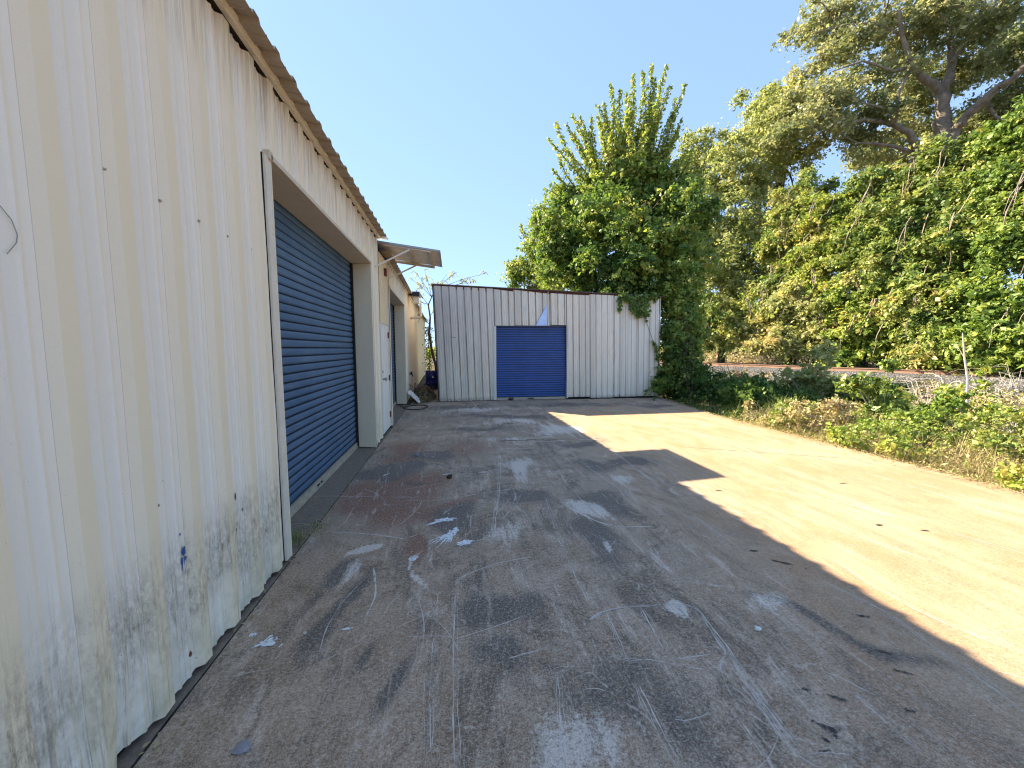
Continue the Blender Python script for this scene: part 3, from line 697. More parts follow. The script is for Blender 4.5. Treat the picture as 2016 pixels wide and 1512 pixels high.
siding(wb, 8.36, D2a, .03, 3.40, path=p2); siding(wb, D2a, D2b, D2t, 3.40, path=p2); siding(wb, D2b, END, .03, 3.40, path=p2)
sd2 = wb.build("siding", M['siding'], WH, attr=True)
# yellowed panel above and beside the walk-in door
wb = MB(); siding(wb, 7.40, 8.30, 2.12, 3.38, path=lambda y: XW+.004, pitch=.12, ph=7.4, prof=[(0, .014, 1), (.012, 0, 1), (.06, 0, 1), (.072, .014, 1), (.12, .014, 1)])
wb.build("door_header_panel", M['yellow'], WH, attr=True)
# walk-in door
dr = MB(); dr.box(XW-.02, 7.43, .05, XW+.012, 8.21, 2.10)
for z0, z1 in ((.06, 2.08),):
    for y in (7.55, 7.70): dr.box(XW+.012, y, z0, XW+.016, y+.012, z1)
door = dr.build("door", M['white'], WH)
kb = MB(); kb.tube([(XW+.012, 7.50, 1.08), (XW+.045, 7.50, 1.08), (XW+.05, 7.50, 1.08), (XW+.06, 7.50, 1.08), (XW+.085, 7.50, 1.08), (XW+.095, 7.50, 1.08)], [.014, .014, .018, .032, .030, .012], 12)
db_ = MB(); db_.tube([(XW+.012, 7.50, 1.22), (XW+.026, 7.50, 1.22)], .02, 10); db_.build("deadbolt", M['metal'], door, smooth=True)
kb.build("knob", M['metal'], door, smooth=True)
for z in (1.86, 1.0, .25):
    hb = MB(); hb.box(XW+.012, 8.165, z, XW+.022, 8.205, z+.11); hb.tube([(XW+.026, 8.21, z-.005), (XW+.026, 8.21, z+.115)], .011, 8); hb.build("hinge", M['rust'], door)
fr = MB(); fr.box(XW-.03, 8.215, .06, XW+.035, 8.275, 3.38); fr.box(XW-.03, 7.43, 2.10, XW+.014, 8.21, 2.118)
fr.build("door_post", M['trim'], WH)
db = MB(); db.box(XW-.03, 8.28, .0, XW+.02, 8.345, 3.38); db.box(XW-.04, 7.405, 0.0, XW-.012, 7.427, 2.12); db.box(XW-.05, 7.4, -.001, XW-.005, 8.3, .048)
db.build("door_gap", M['dark'], WH)
# framed roll-up openings
def rollup(ya, yb, zt, px_, matc, depth=.31, nsl=.086, name="roll_up_door"):
    xa, xb = px_(ya), px_(yb)
    lerpx = lambda y: xa+(xb-xa)*(y-ya)/(yb-ya)
    cur = MB(); n = int((zt+.06-.09)/nsl)+1
    pf = [(0, .010, 1), (.10, -.004, 1), (.20, .004, 0), (.36, .013, 0), (.62, .015, 0), (.88, .014, 0), (1.0, .010, 0)]
    rows = []
    for k in range(n):
        for (t, o, a) in pf[:-1]: rows.append((.10+(k+t)*nsl, o, a))
    for (z0, o0, a0), (z1, o1, a1) in zip(rows[:-1], rows[1:]):
        if z1 > zt+.1: break
        cur.face([(lerpx(ya)-depth+o0, ya-.03, z0), (lerpx(yb)-depth+o0, yb+.2, z0), (lerpx(yb)-depth+o1, yb+.2, z1), (lerpx(ya)-depth+o1, ya-.03, z1)], a0)
    c = cur.build(name, matc, WH, attr=True)
    bb = MB(); bb.obox((xa-depth+.015, ya, .052), (xb-depth+.015, yb+.16, .052), .03, .085); bb.obox((xa-depth+.035, ya, .018), (xb-depth+.035, yb+.16, .018), .02, .022)
    bb.build("bottom_bar", M['bar'], c)
    ym = ya+(yb-ya)*.45
    lk = MB(); lk.box(lerpx(ym)-depth+.031, ym, .045, lerpx(ym)-depth+.045, ym+.05, .06); lk.build("lock_bolt", M['black'], c); lk = MB(); lk.box(lerpx(ym)-depth+.031, ym+.12, .045, lerpx(ym)-depth+.045, ym+.15, .06)
    lk.build("lock_bolt", M['black'], c)
    # reveals
    rv = MB()
    rv.box(min(xa, xb)-depth-.02, yb+.002, .012, xb+.034, yb+.19, zt+.02) if False else None
    rv.face([(xb+.034, yb, .012), (xb-depth+.02, yb+.10, .012), (xb-depth+.02, yb+.10, zt), (xb+.034, yb, zt)])
    rv.face([(xb+.034, yb, .012), (xb+.034, yb, zt), (xb+.034, yb+.05, zt), (xb+.034, yb+.05, .012)])
    r = rv.build("side_reveal", M['reveal'], WH)
    rv = MB(); rv.face([(xa+.034, ya, .012), (xa-depth+.02, ya-.02, .012), (xa-depth+.02, ya-.02, zt), (xa+.034, ya, zt)])
    rv.build("side_reveal", M['reveal'], WH)
    hd = MB(); hd.face([(xa+.034, ya, zt), (xa-depth+.03, ya-.02, zt+.005), (xb-depth+.03, yb+.1, zt+.005), (xb+.034, yb, zt)])
    hd.box(xa+.001, ya-.05, zt-.004, xa+.045, ya, zt+.055)
    hd.obox((xa+.028, ya-.02, zt+.018), (xb+.028, yb+.03, zt+.018), .034, .035)
    hd.build("header_reveal", M['soffit'], WH)
    gd = MB(); gd.box(xb-depth-.04, yb+.055, .0, xb-depth+.05, yb+.12, zt); gd.build("door_track", M['dark'], WH)
rollup(D1a, D1b, D1t, lambda y: XW, M['blue'])
rollup(D2a, D2b, D2t, lambda y: P2(y), M['blue'])
jt = MB(); jt.box(XW+.006, D1a-.085, .02, XW+.030, D1a+.002, D1t+.01); jt.build("jamb_trim", M['trim'], WH)
jg = MB(); jg.box(XW+.002, D1a-.089, .02, XW+.012, D1a-.0855, D1t+.02); jg.build("trim_gap", M['dark'], WH)
jt = MB(); jt.box(XW+.03, D1b+.05, .03, XW+.036, D1b+.115, D1t); jt.build("jamb_trim", M['trim'], WH)
# eaves
ev = MB()
ev.box(XW+.020, -1.5, 3.585, XW+.052, 7.36, 3.635); ev.box(XW+.052, -1.5, 3.612, XW+.066, 7.36, 3.635)
ev.build("eave_trim", M['trim'], WH)
ev = MB(); ev.obox((P2(8.3)+.035, 8.35, 3.415), (P2(END)+.035, END, 3.415), .03, .05); ev.build("eave_trim", M['trim'], WH)
gp_ = MB(); gp_.box(XW-.03, -1.5, 3.579, XW+.012, 7.36, 3.60); gp_.obox((P2(8.3)-.0, 8.35, 3.40), (P2(END)-.0, END, 3.40), .03, .05); gp_.build("eave_gap", M['dark'], WH)
def roof(y0, y1, xe, zt, px_, mb):
    prof = [(0, .030), (.018, 0), (.085, 0), (.092, .006), (.10, .006), (.107, 0), (.175, 0), (.182, .006), (.19, .006), (.197, 0), (.203, 0), (.221, .030), (.283, .030)]
    k = int((y0-1.6)/PITCH)-1; row = []
    while 1.6+k*PITCH < y1:
        for dy, o in prof[:-1]:
            y = 1.6+k*PITCH+dy
            if y0 <= y <= y1: row.append((y, o))
        k += 1
    for (ya, oa), (yb, ob) in zip(row[:-1], row[1:]):
        xa, xb = px_(ya)+xe, px_(yb)+xe
        mb.face([(xa, ya, zt+oa), (xb, yb, zt+ob), (xb-7, yb, zt+ob+.9), (xa-7, ya, zt+oa+.9)])
        mb.face([(xa, ya, zt+oa), (xb, yb, zt+ob), (xb, yb, zt+ob+.004), (xa, ya, zt+oa+.004)])
        mb.face([(xa, ya, zt+oa+.004), (xb, yb, zt+ob+.004), (xb-7, yb, zt+ob+.904), (xa-7, ya, zt+oa+.904)])
rb = MB(); roof(-1.5, 7.50, .185, 3.60, lambda y: XW, rb); rb.build("roof", M['roof'], WH)
rb = MB(); roof(7.55, END, .175, 3.42, lambda y: P2(y), rb); rb.build("roof", M['roof'], WH)
# hidden body keeps light out
bd = MB(); bd.box(XW-7, -1.5, 0, XW-.40, 8.30, 3.45); bd.box(XW-7, 8.35, 0, P2(END)-.33, END, 3.28); bd.box(XW-.40, -1.5, 0, XW-.05, D1a-.06, 3.45); bd.box(XW-.40, D1b+.2, 0, XW-.05, 8.30, 3.45)
bd.box(XW-.4, D1a-.06, D1t+.04, XW-.05, D1b+.2, 3.45); bd.box(P2(D2a)-.45, 8.35, 0, P2(D2a)-.05, D2a-.05, 3.28); bd.box(P2(12)-.45, D2b+.25, 0, P2(END)-.05, END, 3.28)
bd.box(P2(D2a)-.45, D2a-.05, D2t+.04, P2(D2b)-.05, D2b+.25, 3.28)
bd.box(XW-.05, 7.36, 3.38, XW-.01, 8.36, 3.6)
bd.build("wall_core", M['dark'], WH)
fl = MB(); fl.face([(XW+.12, 7.50, 3.64), (XW+.02, 7.62, 3.63), (XW-.05, 7.75, 3.95)]); fl.face([(XW+.12, 7.50, 3.64), (XW-.05, 7.75, 3.95), (XW-.3, 7.62, 3.64)]); fl.build("roof_flashing", M['pvc'], WH)
# canopy over the walk-in door
cn = MB(); ya, yb = 7.30, 8.72
xi, xo, zi, zo = XW+.01, -.205, 3.53, 3.40
def cz(x): return zi+(zo-zi)*(x-xi)/(xo-xi)
for k in range(8):
    x0 = xi+(xo-xi)*k/8; x1 = xi+(xo-xi)*(k+1)/8
    for j in range(6):
        y0 = ya+(yb-ya)*j/6; y1 = ya+(yb-ya)*(j+1)/6; s_ = lambda x, y: cz(x)+.010*math.sin((y-ya)*9)+.006*math.sin(x*11+y*3)
        cn.face([(x0, y0, s_(x0, y0)), (x1, y0, s_(x1, y0)), (x1, y1, s_(x1, y1)), (x0, y1, s_(x0, y1))])
        cn.face([(x0, y0, s_(x0, y0)+.006), (x1, y0, s_(x1, y0)+.006), (x1, y1, s_(x1, y1)+.006), (x0, y1, s_(x0, y1)+.006)])
CN = cn.build("canopy", M['canopy'], WH)
lip = MB(); lip.face([(xi, ya, cz(xi)+.012), (xo, ya, cz(xo)+.012), (xo, ya, cz(xo)-.012), (xi, ya, cz(xi)-.03)])
lip.face([(xo, ya, zo+.012), (xo, yb, zo+.01), (xo+.012, yb, zo-.075), (xo+.006, ya, zo-.035)]); lip.build("drip_edge", M['metal'], CN)
cf = MB()
cf.obox((xi+.10, ya+.04, cz(xi+.1)-.03), (xo-.18, ya+.04, cz(xo-.18)-.03), .035, .035); cf.obox((xi, yb-.04, cz(xi)-.035), (xo-.16, yb-.04, cz(xo-.16)-.035), .04, .05)
cf.obox((xi+.55, ya+.04, cz(xi+.55)-.035), (xi+.55, yb-.04, cz(xi+.55)-.035), .03, .035); cf.obox((xo-.19, ya+.04, cz(xo-.19)-.035), (xo-.19, yb-.04, cz(xo-.19)-.035), .03, .035)
cf.build("canopy_frame", M['brace'], CN)
for y, yw in ((ya+.04, 7.05), (yb-.04, 8.28)):
    br = MB(); br.obox((XW+.02, yw, 3.04), (xi+.56, y, cz(xi+.56)-.05), .022, .028); br.build("brace", M['brace'], CN)
bx = MB(); bx.box(XW+.012, 7.93, 3.05, XW+.06, 8.03, 3.19); bx.build("junction_box", M['rust'], WH)
# flood light, bracket box, pipe elbow high on the wall
fx = P2(13.6)
ll = MB(); ll.box(fx+.0, 13.4, 3.36, fx+.05, 13.5, 3.46); ll.obox((fx+.05, 13.45, 3.41), (fx+.30, 13.30, 3.41), .05, .045); ll.box(fx+.20, 13.0, 3.33, fx+.42, 13.55, 3.47)
lg = ll.build("flood_light", M['black'], WH)
l2 = MB(); l2.box(fx+.22, 13.15, 3.12, fx+.40, 13.45, 3.33); l2.build("lamp_housing", M['pvc'], lg)
pp = MB(); qx = P2(14.2); pp.tube([(qx+.20, 14.0, 3.32), (qx+.36, 14.0, 3.28), (qx+.40, 14.0, 3.18), (qx+.40, 14.0, 2.80), (qx+.36, 14.0, 2.72), (qx+.02, 14.05, 2.70)], .045, 10); pp.build("pipe_elbow", M['pvc'], WH, smooth=True)
hk = MB(); hx = P2(12.9); hk.tube([(hx, 12.95, .82), (hx+.12, 12.95, .82), (hx+.14, 12.95, .74)], .02, 8); hk.tube([(hx+.1, 12.95, .82), (hx+.1, 12.95, .9)], .035, 8); hk.build("spigot", M['black'], WH)
# screws, paint drips, wire mark on the near wall
for y, z in [(1.505, 2.34), (1.777, 2.334), (1.873, 2.352), (2.053, 2.319), (2.328, 2.316), (2.593, 2.311), (2.70, 2.33), (2.86, 2.30), (1.90, .95), (2.42, 1.03)]:
    s_ = MB(); xx = XW+.001+dent(y, z)
    s_.tube([(xx, y, z), (xx+.003, y, z), (xx+.0035, y, z)], [.008, .008, .006], 10); s_.tube([(xx+.003, y, z), (xx+.008, y, z)], .005, 6); s_.build("screw", M['bar'], WH)
def wallmark(name, px, rz, ry, mat, tail=0):
    w = PX(px[0], px[1], XW+.004); mb = MB(); n = 16; xx = XW+.0035+.004
    mb.face([(xx, w.y+math.cos(2*math.pi*k/n)*ry*random.uniform(.55, 1.3), w.z+math.sin(2*math.pi*k/n)*rz*random.uniform(.6, 1.2)) for k in range(n)])
    if tail: mb.face([(xx+.0005, w.y-.004, w.z), (xx+.0005, w.y+.004, w.z), (xx+.0005, w.y+.001, w.z-tail), (xx+.0005, w.y-.001, w.z-tail)])
    mb.build(name, mat, WH)
for px, rz, ry, tl in [((353, 1052), .008, .005, 0), ((360, 1085), .024, .014, .12), ((357, 1105), .02, .009, .05), ((364, 1098), .014, .007, 0)]: wallmark("blue_paint_drip", px, rz, ry, M['bluepaint'], tl)
for px, rz, ry in [((463, 978), .022, .008), ((477, 1003), .012, .005), ((464, 1043), .012, .005)]: wallmark("puncture_hole", px, rz, ry, M['dark'])
wallmark("rust_patch", (373, 1288), .02, .012, M['rust'])
wm = MB(); pts = [PX(x, y, XW+.006) for x, y in [(-20, 390), (0, 405), (22, 432), (34, 462), (32, 478), (14, 500)]]; wm.tube(pts, .0012, 5); wm.build("loose_wire", M['metal'], WH)

# ------------------------------------------------------------------ far shed
SY = 12.15
SH = thing("metal_shed", "pale weathered corrugated shed with slanted roof and royal blue roll-up door", "shed", (3.1, SY, 0))
TL, TR, BL, BR = (-.575, 3.535), (6.735, 3.335), (-.445, .02), (6.80, .06)
def shx(u, z): # u 0..1 across, z height -> x  (walls lean slightly)
    xb = BL[0]+(BR[0]-BL[0])*u; xt = TL[0]+(TR[0]-TL[0])*u; return xb+(xt-xb)*z/3.5
def ztop(u): return TL[1]+(TR[1]-TL[1])*u
def shed_panel(mb, u0, u1, z0f, z1f, pitch):
    W_ = 7.2; x = u0*W_; e = u1*W_; cols = []
    prof = [(0, -.012, 1), (.10, -.012, 1), (.16, .006, 0), (.40, .006, 0), (.44, .012, 0), (.50, .012, 0), (.54, .006, 0), (.70, .006, 0), (.74, .011, 0), (.80, .011, 0), (.84, .006, 0), (.95, .006, 0), (1.0, -.012, 1)]
    while x < e-1e-3:
        for (t, o, a) in prof[:-1]:
            xx = x+t*pitch
            if xx < e: cols.append((xx, o, 1 if a else 0))
        x += pitch
    cols.append((e, .006, 0)); nz = 10; i0 = len(mb.v)
    for (xx, o, a) in cols:
        u = xx/W_; za, zb = z0f(u), z1f(u)
        for k in range(nz+1):
            z = za+(zb-za)*k/nz; mb.v.append((shx(u, z), SY-o-.004*math.sin(xx*3+z*2), z))
    for c in range(len(cols)-1):
        for k in range(nz):
            a = i0+c*(nz+1)+k; b = a+nz+1; mb.f.append((a, b, b+1, a+1)); mb.a.append(cols[c][2])
uD0, uD1, zD = (1.34+.445)/7.2, (3.625+.445)/7.2, 2.36
uA, uB = .335, .50
panels = [(0, uD0, lambda u: .015, lambda u: ztop(u), .223), (uD0, uA, lambda u: zD-.0, lambda u: ztop(u)-.05*(u-uD0)/(uA-uD0)-.01, .223), (uA, uB*.99, lambda u: zD+.01, lambda u: ztop(u)-.075*(u-uA)/(uB-uA), .223), (uB*.99, uD1, lambda u: zD+.03, lambda u: ztop(u)-.05-.05*(u-uB), .223),
          (uD1, .672, lambda u: .075, lambda u: ztop(u)-.06 if u < .672 else ztop(u), .205), (.672, .785, lambda u: .035, lambda u: ztop(u)-.02, .195), (.785, .90, lambda u: .055, lambda u: ztop(u)-.03, .195), (.90, 1.0, lambda u: .06, lambda u: ztop(u)-.05, .195)]
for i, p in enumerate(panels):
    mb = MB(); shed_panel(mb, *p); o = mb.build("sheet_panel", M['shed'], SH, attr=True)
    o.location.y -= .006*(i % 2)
# side and rear walls, roof, purlin
sb = MB()
sb.face([(BL[0], SY+.02, 0), (TL[0], SY+.02, TL[1]), (TL[0], SY+4.3, TL[1]), (BL[0], SY+4.3, 0)])
sb.face([(BR[0], SY+.02, 0), (TR[0], SY+.02, TR[1]), (TR[0], SY+4.3, TR[1]), (BR[0], SY+4.3, 0)])
sb.face([(BL[0], SY+4.3, 0), (BR[0], SY+4.3, 0), (TR[0], SY+4.3, TR[1]), (TL[0], SY+4.3, TL[1])]); sb.build("side_wall", M['shed'], SH, attr=True)
db = MB(); db.box(-.40, SY+.03, 0, .02+1.30, SY+.06, 3.3); db.box(3.66, SY+.03, 0, 6.68, SY+.06, 3.2); db.box(1.2, SY+.03, zD+.05, 3.8, SY+.06, 3.2); db.box(-.38, SY+.02, .0, 1.34, SY+.05, .08); db.box(3.62, SY+.015, .0, 6.75, SY+.05, .12); db.build("inner_frame", M['dark'], SH)
pu = MB(); pu.obox((TL[0]+.05, SY+.03, TL[1]-.03), (TR[0]-.02, SY+.03, TR[1]-.03), .04, .11); pu.build("purlin", plain("dark_red_steel", (0.10, 0.035, 0.025, 1), 0.8), SH)
rf = MB()
a, b = (TL[0]-.05, TL[1]+.055), (TR[0]+.16, TR[1]+.025)
rf.face([(a[0], SY-.05, a[1]), (b[0], SY-.05, b[1]), (b[0], SY+4.4, b[1]), (a[0], SY+4.4, a[1])]); rf.face([(a[0], SY-.05, a[1]-.028), (b[0], SY-.05, b[1]-.022), (b[0], SY+4.4, b[1]-.022), (a[0], SY+4.4, a[1]-.028)])
rf.face([(a[0], SY-.05, a[1]-.028), (b[0], SY-.05, b[1]-.022), (b[0], SY-.05, b[1]), (a[0], SY-.05, a[1])]); rf.face([(b[0], SY-.05, b[1]-.022), (b[0], SY+4.4, b[1]-.022), (b[0], SY+4.4, b[1]), (b[0], SY-.05, b[1])]); rf.face([(a[0], SY-.05, a[1]-.028), (a[0], SY+4.4, a[1]-.028), (a[0], SY+4.4, a[1]), (a[0], SY-.05, a[1])])
rf.build("roof", plain("shed_roof_edge", (0.10, 0.075, 0.065, 1), 0.6, 0.2, 0.3, 9), SH)
ct = MB(); ct.obox((BL[0]-.012, SY-.0, 0.02), (TL[0]-.012, SY-.0, TL[1]), .03, .03, (0, 1, 0)); ct.build("corner_trim", M['dark'], SH)
ct = MB(); ct.obox((BR[0]+.10, SY+.1, 0.0), (TR[0]+.10, SY+.1, TR[1]), .03, .03, (0, 1, 0)); ct.build("corner_post", M['pvc'], SH)
# shed door
sx0, sx1 = 1.335, 3.63
cur = MB(); n = 31; nsl = 2.30/n
pf = [(0, -.004, 1), (.14, -.004, 1), (.22, .006, 0), (.45, .012, 0), (.75, .012, 0), (1.0, 0, 0)]
rows = [(.085+(k+t)*nsl, o, a) for k in range(n) for (t, o, a) in pf[:-1]]
for (z0, o0, a0), (z1, o1, a1) in zip(rows[:-1], rows[1:]):
    cur.face([(sx0, SY+.13-o0, z0), (sx1, SY+.13-o0, z0), (sx1, SY+.13-o1, z1), (sx0, SY+.13-o1, z1)], a0)
SD = cur.build("roll_up_door", M['royal'], SH, attr=True)
bb = MB(); bb.box(sx0, SY+.05, .012, sx1, SY+.11, .085); bb.build("bottom_bar", M['bar'], SD)
lk = MB(); lk.box(1.75, SY+.0, .02, 1.86, SY+.049, .06); lk.tube([(1.72, SY+.02, .02), (1.80, SY+.02, .12), (1.90, SY+.02, .05)], .012, 6); lk.build("lock_bolt", M['black'], SD); lk = MB(); lk.box(2.35, SY+.03, .04, 2.55, SY+.049, .07); lk.build("pull_handle", M['black'], SD)
jb2 = MB(); jb2.box(sx0-.08, SY-.02, .03, sx0, SY+.12, zD-.01); jb2.build("jamb_trim", M['pvc'], SH)
jb2 = MB(); jb2.box(sx1, SY+.12, .03, sx1+.09, SY+.16, zD+.02); jb2.build("door_track", M['dark'], SH)
jb2 = MB(); jb2.box(sx1+.001, SY-.014, .04, sx1+.05, SY+.11, zD+.015); jb2.build("jamb_trim", M['pvc'], SH)
# pale blue torn flap above the door
ff = MB(); A_ = [PY(1055, 641, SY-.05), PY(1076.5, 641, SY-.06), PY(1078, 598, SY-.03)]
ff.face(A_); ff.face([(p.x, p.y+.004, p.z) for p in reversed(A_)]); ff.build("torn_flap", M['bluesheet'], SH)
ft = MB(); ft.obox(PY(1078.5, 641, SY-.055), PY(1079, 574, SY-.03), .012, .012, (0, 1, 0)); ft.build("bent_seam", M['pvc'], SH)
hh = MB(); hp = PY(893, 664, SY-.02); hh.box(hp.x-.07, SY-.022, hp.z-.012, hp.x+.07, SY-.014, hp.z+.012); hh.box(hp.x-.085, SY-.022, hp.z-.16, hp.x-.055, SY-.014, hp.z-.05); hh.build("worn_patch", M['metal'], SH)

# ------------------------------------------------------------------ small things about the yard
hz = MB(); pts = []
for k in range(41):
    a = 2*math.pi*k/40*0.97+2.6
    pts.append((-1.05+.31*math.cos(a)+.03*math.sin(3*a), 11.03+.42*math.sin(a), .016+.004*math.sin(a*2)))
pts.append((-1.40, 11.1, .016)); pts.append((-1.52, 11.3, .016))
hz.tube(pts, .013, 8); tag(hz.build("hose", M['black'], smooth=True), "loop of thin black hose lying on concrete by the far left roll-up door", "hose")
pn = MB()
for j in range(9):
    for k in range(1):
        y0 = 11.75+j*.035; zz = lambda j: .006 if j % 2 else -.006
        pn.face([(-1.27+zz(j), y0, .02), (-1.27+zz(j+1), y0+.035, .01), (-1.40+zz(j+1)+.05, y0+.035+.03, .36), (-1.40+zz(j)+.05, y0+.03, .36)])
        pn.face([(-1.0+j*.0, y0, .012+zz(j)), (-1.0, y0+.035, .012+zz(j+1)), (-1.27, y0+.035, .02+zz(j+1)), (-1.27, y0, .02+zz(j))]) if False else None
pv = MB()
S0 = Vector((-1.36, 11.80, .36)); S1 = Vector((-1.02, 11.72, .02)); wv = Vector((.05, .42, .02))
for j in range(12):
    o0 = .010*(1 if j % 2 else -1); o1 = -o0; nn_ = Vector((.7, 0, .7))
    a0 = S0.lerp(S1, j/12); a1 = S0.lerp(S1, (j+1)/12)
    pv.face([a0+nn_*o0, a1+nn_*o1, a1+wv+nn_*o1, a0+wv+nn_*o0]); pv.face([a0+nn_*(o0-.006), a1+nn_*(o1-.006), a1+wv+nn_*(o1-.006), a0+wv+nn_*(o0-.006)])
tag(pv.build("scrap_panel", M['pvc']), "small white scrap of corrugated sheet leaning against the warehouse beside the leaf pile", "scrap panel")
dm = MB(); dx, dy = -.87, 16.0; prof = [(0, .22), (.02, .245), (.25, .25), (.27, .262), (.29, .25), (.5, .25), (.52, .262), (.54, .25), (.72, .245), (.75, .23), (.75, .21), (.735, .0)]
dm.tube([(dx, dy, z+.005) for z, r in prof], [max(r, .002) for z, r in prof], 24)
DR = dm.build("plastic_drum", M['drum'], smooth=True); tag(DR, "dark blue plastic drum standing in the gap between warehouse and shed", "drum")
lb = MB(); lb.box(dx+.03, dy-.262, .48, dx+.09, dy-.25, .55); lb.build("bung_label", M['pvc'], DR)
# leaf and brush pile
n = 5000; a = RNG.random(n)*6.28; r = np.sqrt(RNG.random(n)); px_ = -.98+r*np.cos(a)*.40; py_ = 13.2+r*np.sin(a)*1.3; pz_ = (1-r**1.5)*.42*RNG.random(n)**.4+.01
leaf_mesh("brush_pile", np.stack([px_, py_, pz_], 1), RNG.uniform(.04, .11, n), RNG.normal(.15, .2, n), M['lf_dry'])
bp = bpy.data.objects["brush_pile"]; tag(bp, "dark pile of leaves and brush between warehouse wall and shed", "brush pile")
tw = MB()
for k in range(40):
    a = random.uniform(0, 6.28); x = -.98+.3*math.cos(a); y = 13.1+.8*math.sin(a); tw.tube([(x, y, .1), (x+random.uniform(-.2, .25), y+random.uniform(-.4, .3), random.uniform(.25, .55)), (x+random.uniform(-.3, .35), y+random.uniform(-.6, .5), random.uniform(.1, .5))], [.008, .005, .003], 4)
tw.build("twigs", M['darkbark'], bp)
lt = MB()
for x in np.arange(-1.5, -.5, .1):
    pass
lt.box(-2.0, 11.62, -.10, -.46, 17.5, -.012); tag(lt.build("alley_dirt", M['litter']), kind='structure')
def stone(px, r, label, mat='stone', sq=.6, top=None):
    c = G(*px); mb = MB(); n = 9; vs = []
    for i in range(5):
        th = math.pi*i/4
        for j in range(n):
            a = 2*math.pi*j/n; k = r*(1+.3*math.sin(j*2.1+i*1.7))*(.75+.5*random.random()*(i in (1, 2, 3)))
            vs.append((c.x+k*math.sin(th)*math.cos(a), c.y+k*math.sin(th)*math.sin(a)*.8, max(0.0, r*sq*.8+math.cos(th)*r*sq)))
    mb.v = vs
    for i in range(4):
        for j in range(n):
            mb.f.append((i*n+j, i*n+(j+1) % n, (i+1)*n+(j+1) % n, (i+1)*n+j)); mb.a.append(0)
    o = mb.build("stone", M[mat], loc=(c.x, c.y, 0)); tag(o, label, "stone")
stone((477, 1476), .033, "flat grey stone lying nearest the camera on the lower left of the concrete", sq=.4)
stone((822, 898), .035, "small pale round stone on the dark stain just beyond the tall warehouse doorway", sq=.8)
stone((885, 942), .04, "dark brown clod beside white paint flecks in the middle of the yard", 'litter', .8)
stone((1492, 1240), .022, "small whitish chip of stone beside scuffs right of the pale square patch", 'pvc', .5)
stone((600, 1248), .012, "tiny tan pebble beside the round white paint splash", 'deadwood', .6)
stone((735, 843), .03, "small white pebble at the foot of the walk-in door", 'pvc', .5)
# grass in the door corner
def grass(name, c, n, h, spread, mat, label=None, cat="grass tuft", w=.006, parent=None, lean=.6, top=True, group=None):
    Cc = np.array(c); V_ = []; F_ = []; A_ = []
    for k in range(n):
        a = random.uniform(0, 6.28); r = spread*math.sqrt(random.random()); b = Vector((c[0]+r*math.cos(a), c[1]+r*math.sin(a), c[2]))
        hh = h*random.uniform(.45, 1.1); la = random.uniform(0, 6.28); ln = lean*random.uniform(.2, 1.2)*hh; d = Vector((math.cos(la), math.sin(la), 0)); s = Vector((-d.y, d.x, 0))*w*random.uniform(.6, 1.3)
        prev = None; vv = random.gauss(.5, .22)
        for t in (0, .35, .7, 1.0):
            p = b+d*ln*t*t+Vector((0, 0, hh*(t-.32*t*t*ln/hh*1.2))); ww = s*(1-t*.92)
            cur_ = (p-ww, p+ww)
            if prev:
                i = len(V_); V_ += [tuple(prev[0]), tuple(prev[1]), tuple(cur_[1]), tuple(cur_[0])]; F_.append((i, i+1, i+2, i+3)); A_.append(vv)
            prev = cur_
    me = bpy.data.meshes.new(name); me.from_pydata(V_, [], F_); at = me.attributes.new("v", 'FLOAT', 'FACE'); at.data.foreach_set("value", np.clip(A_, 0, 1)); me.materials.append(mat)
    o = link(bpy.data.objects.new(name, me))
    if parent: o.parent = parent; o.location = tuple(-Vector(parent.location)); o['kind'] = 'stuff'
    elif label: tag(o, label, cat, group)
    return o
gt = thing("grass_tuft", "small half-dry grass tuft in the joint at the near corner of the tall warehouse doorway", "grass tuft", (-1.36, 3.45, 0))
grass("blades", (-1.40, 3.42, -.01), 110, .14, .11, M['lf_green'], parent=gt, w=.003, lean=1.2)
grass("dry_blades", (-1.28, 3.62, -.01), 90, .12, .15, M['lf_dry'], parent=gt, w=.003, lean=2.0)
grass("dry_blades", (-1.22, 3.80, -.01), 26, .06, .16, M['lf_dry'], parent=gt, w=.003, lean=2.5)

n = 2600; Y = RNG.uniform(1.5, 11.5, n); X = edge_x(Y)-RNG.exponential(.10, n)+.02; k = X > 5.6
tag(leaf_mesh("edge_litter", np.stack([X, Y, RNG.uniform(.006, .03, n)], 1)[k], RNG.uniform(.02, .05, n)[k], RNG.normal(.4, .25, n)[k], M['lf_dry'], None, np.tile([0, 0, 1.0], (k.sum(), 1)), .8, .4), kind='stuff')
n = 260; X = -1.27+RNG.exponential(.05, n)-.02; Y = RNG.uniform(1.6, 11.5, n)
tag(leaf_mesh("joint_litter", np.stack([X, Y, RNG.uniform(.004, .02, n)], 1), RNG.uniform(.015, .04, n), RNG.normal(.3, .25, n), M['lf_dry'], None, np.tile([0, 0, 1.0], (n, 1)), .8, .5), kind='stuff')
ck = MB(); strip(ck, wig([G(985, 868), G(1030, 867), G(1060, 865)], .04, .006), .035, .0036); strip(ck, wig([G(1060, 865), G(1100, 866), G(1190, 863)], .04, .006), .018, .0036); strip(ck, wig([G(1340, 880), G(1700, 905)], .05, .004), .010, .0036)
ck.build("slab_crack", M['dark'], SLAB)
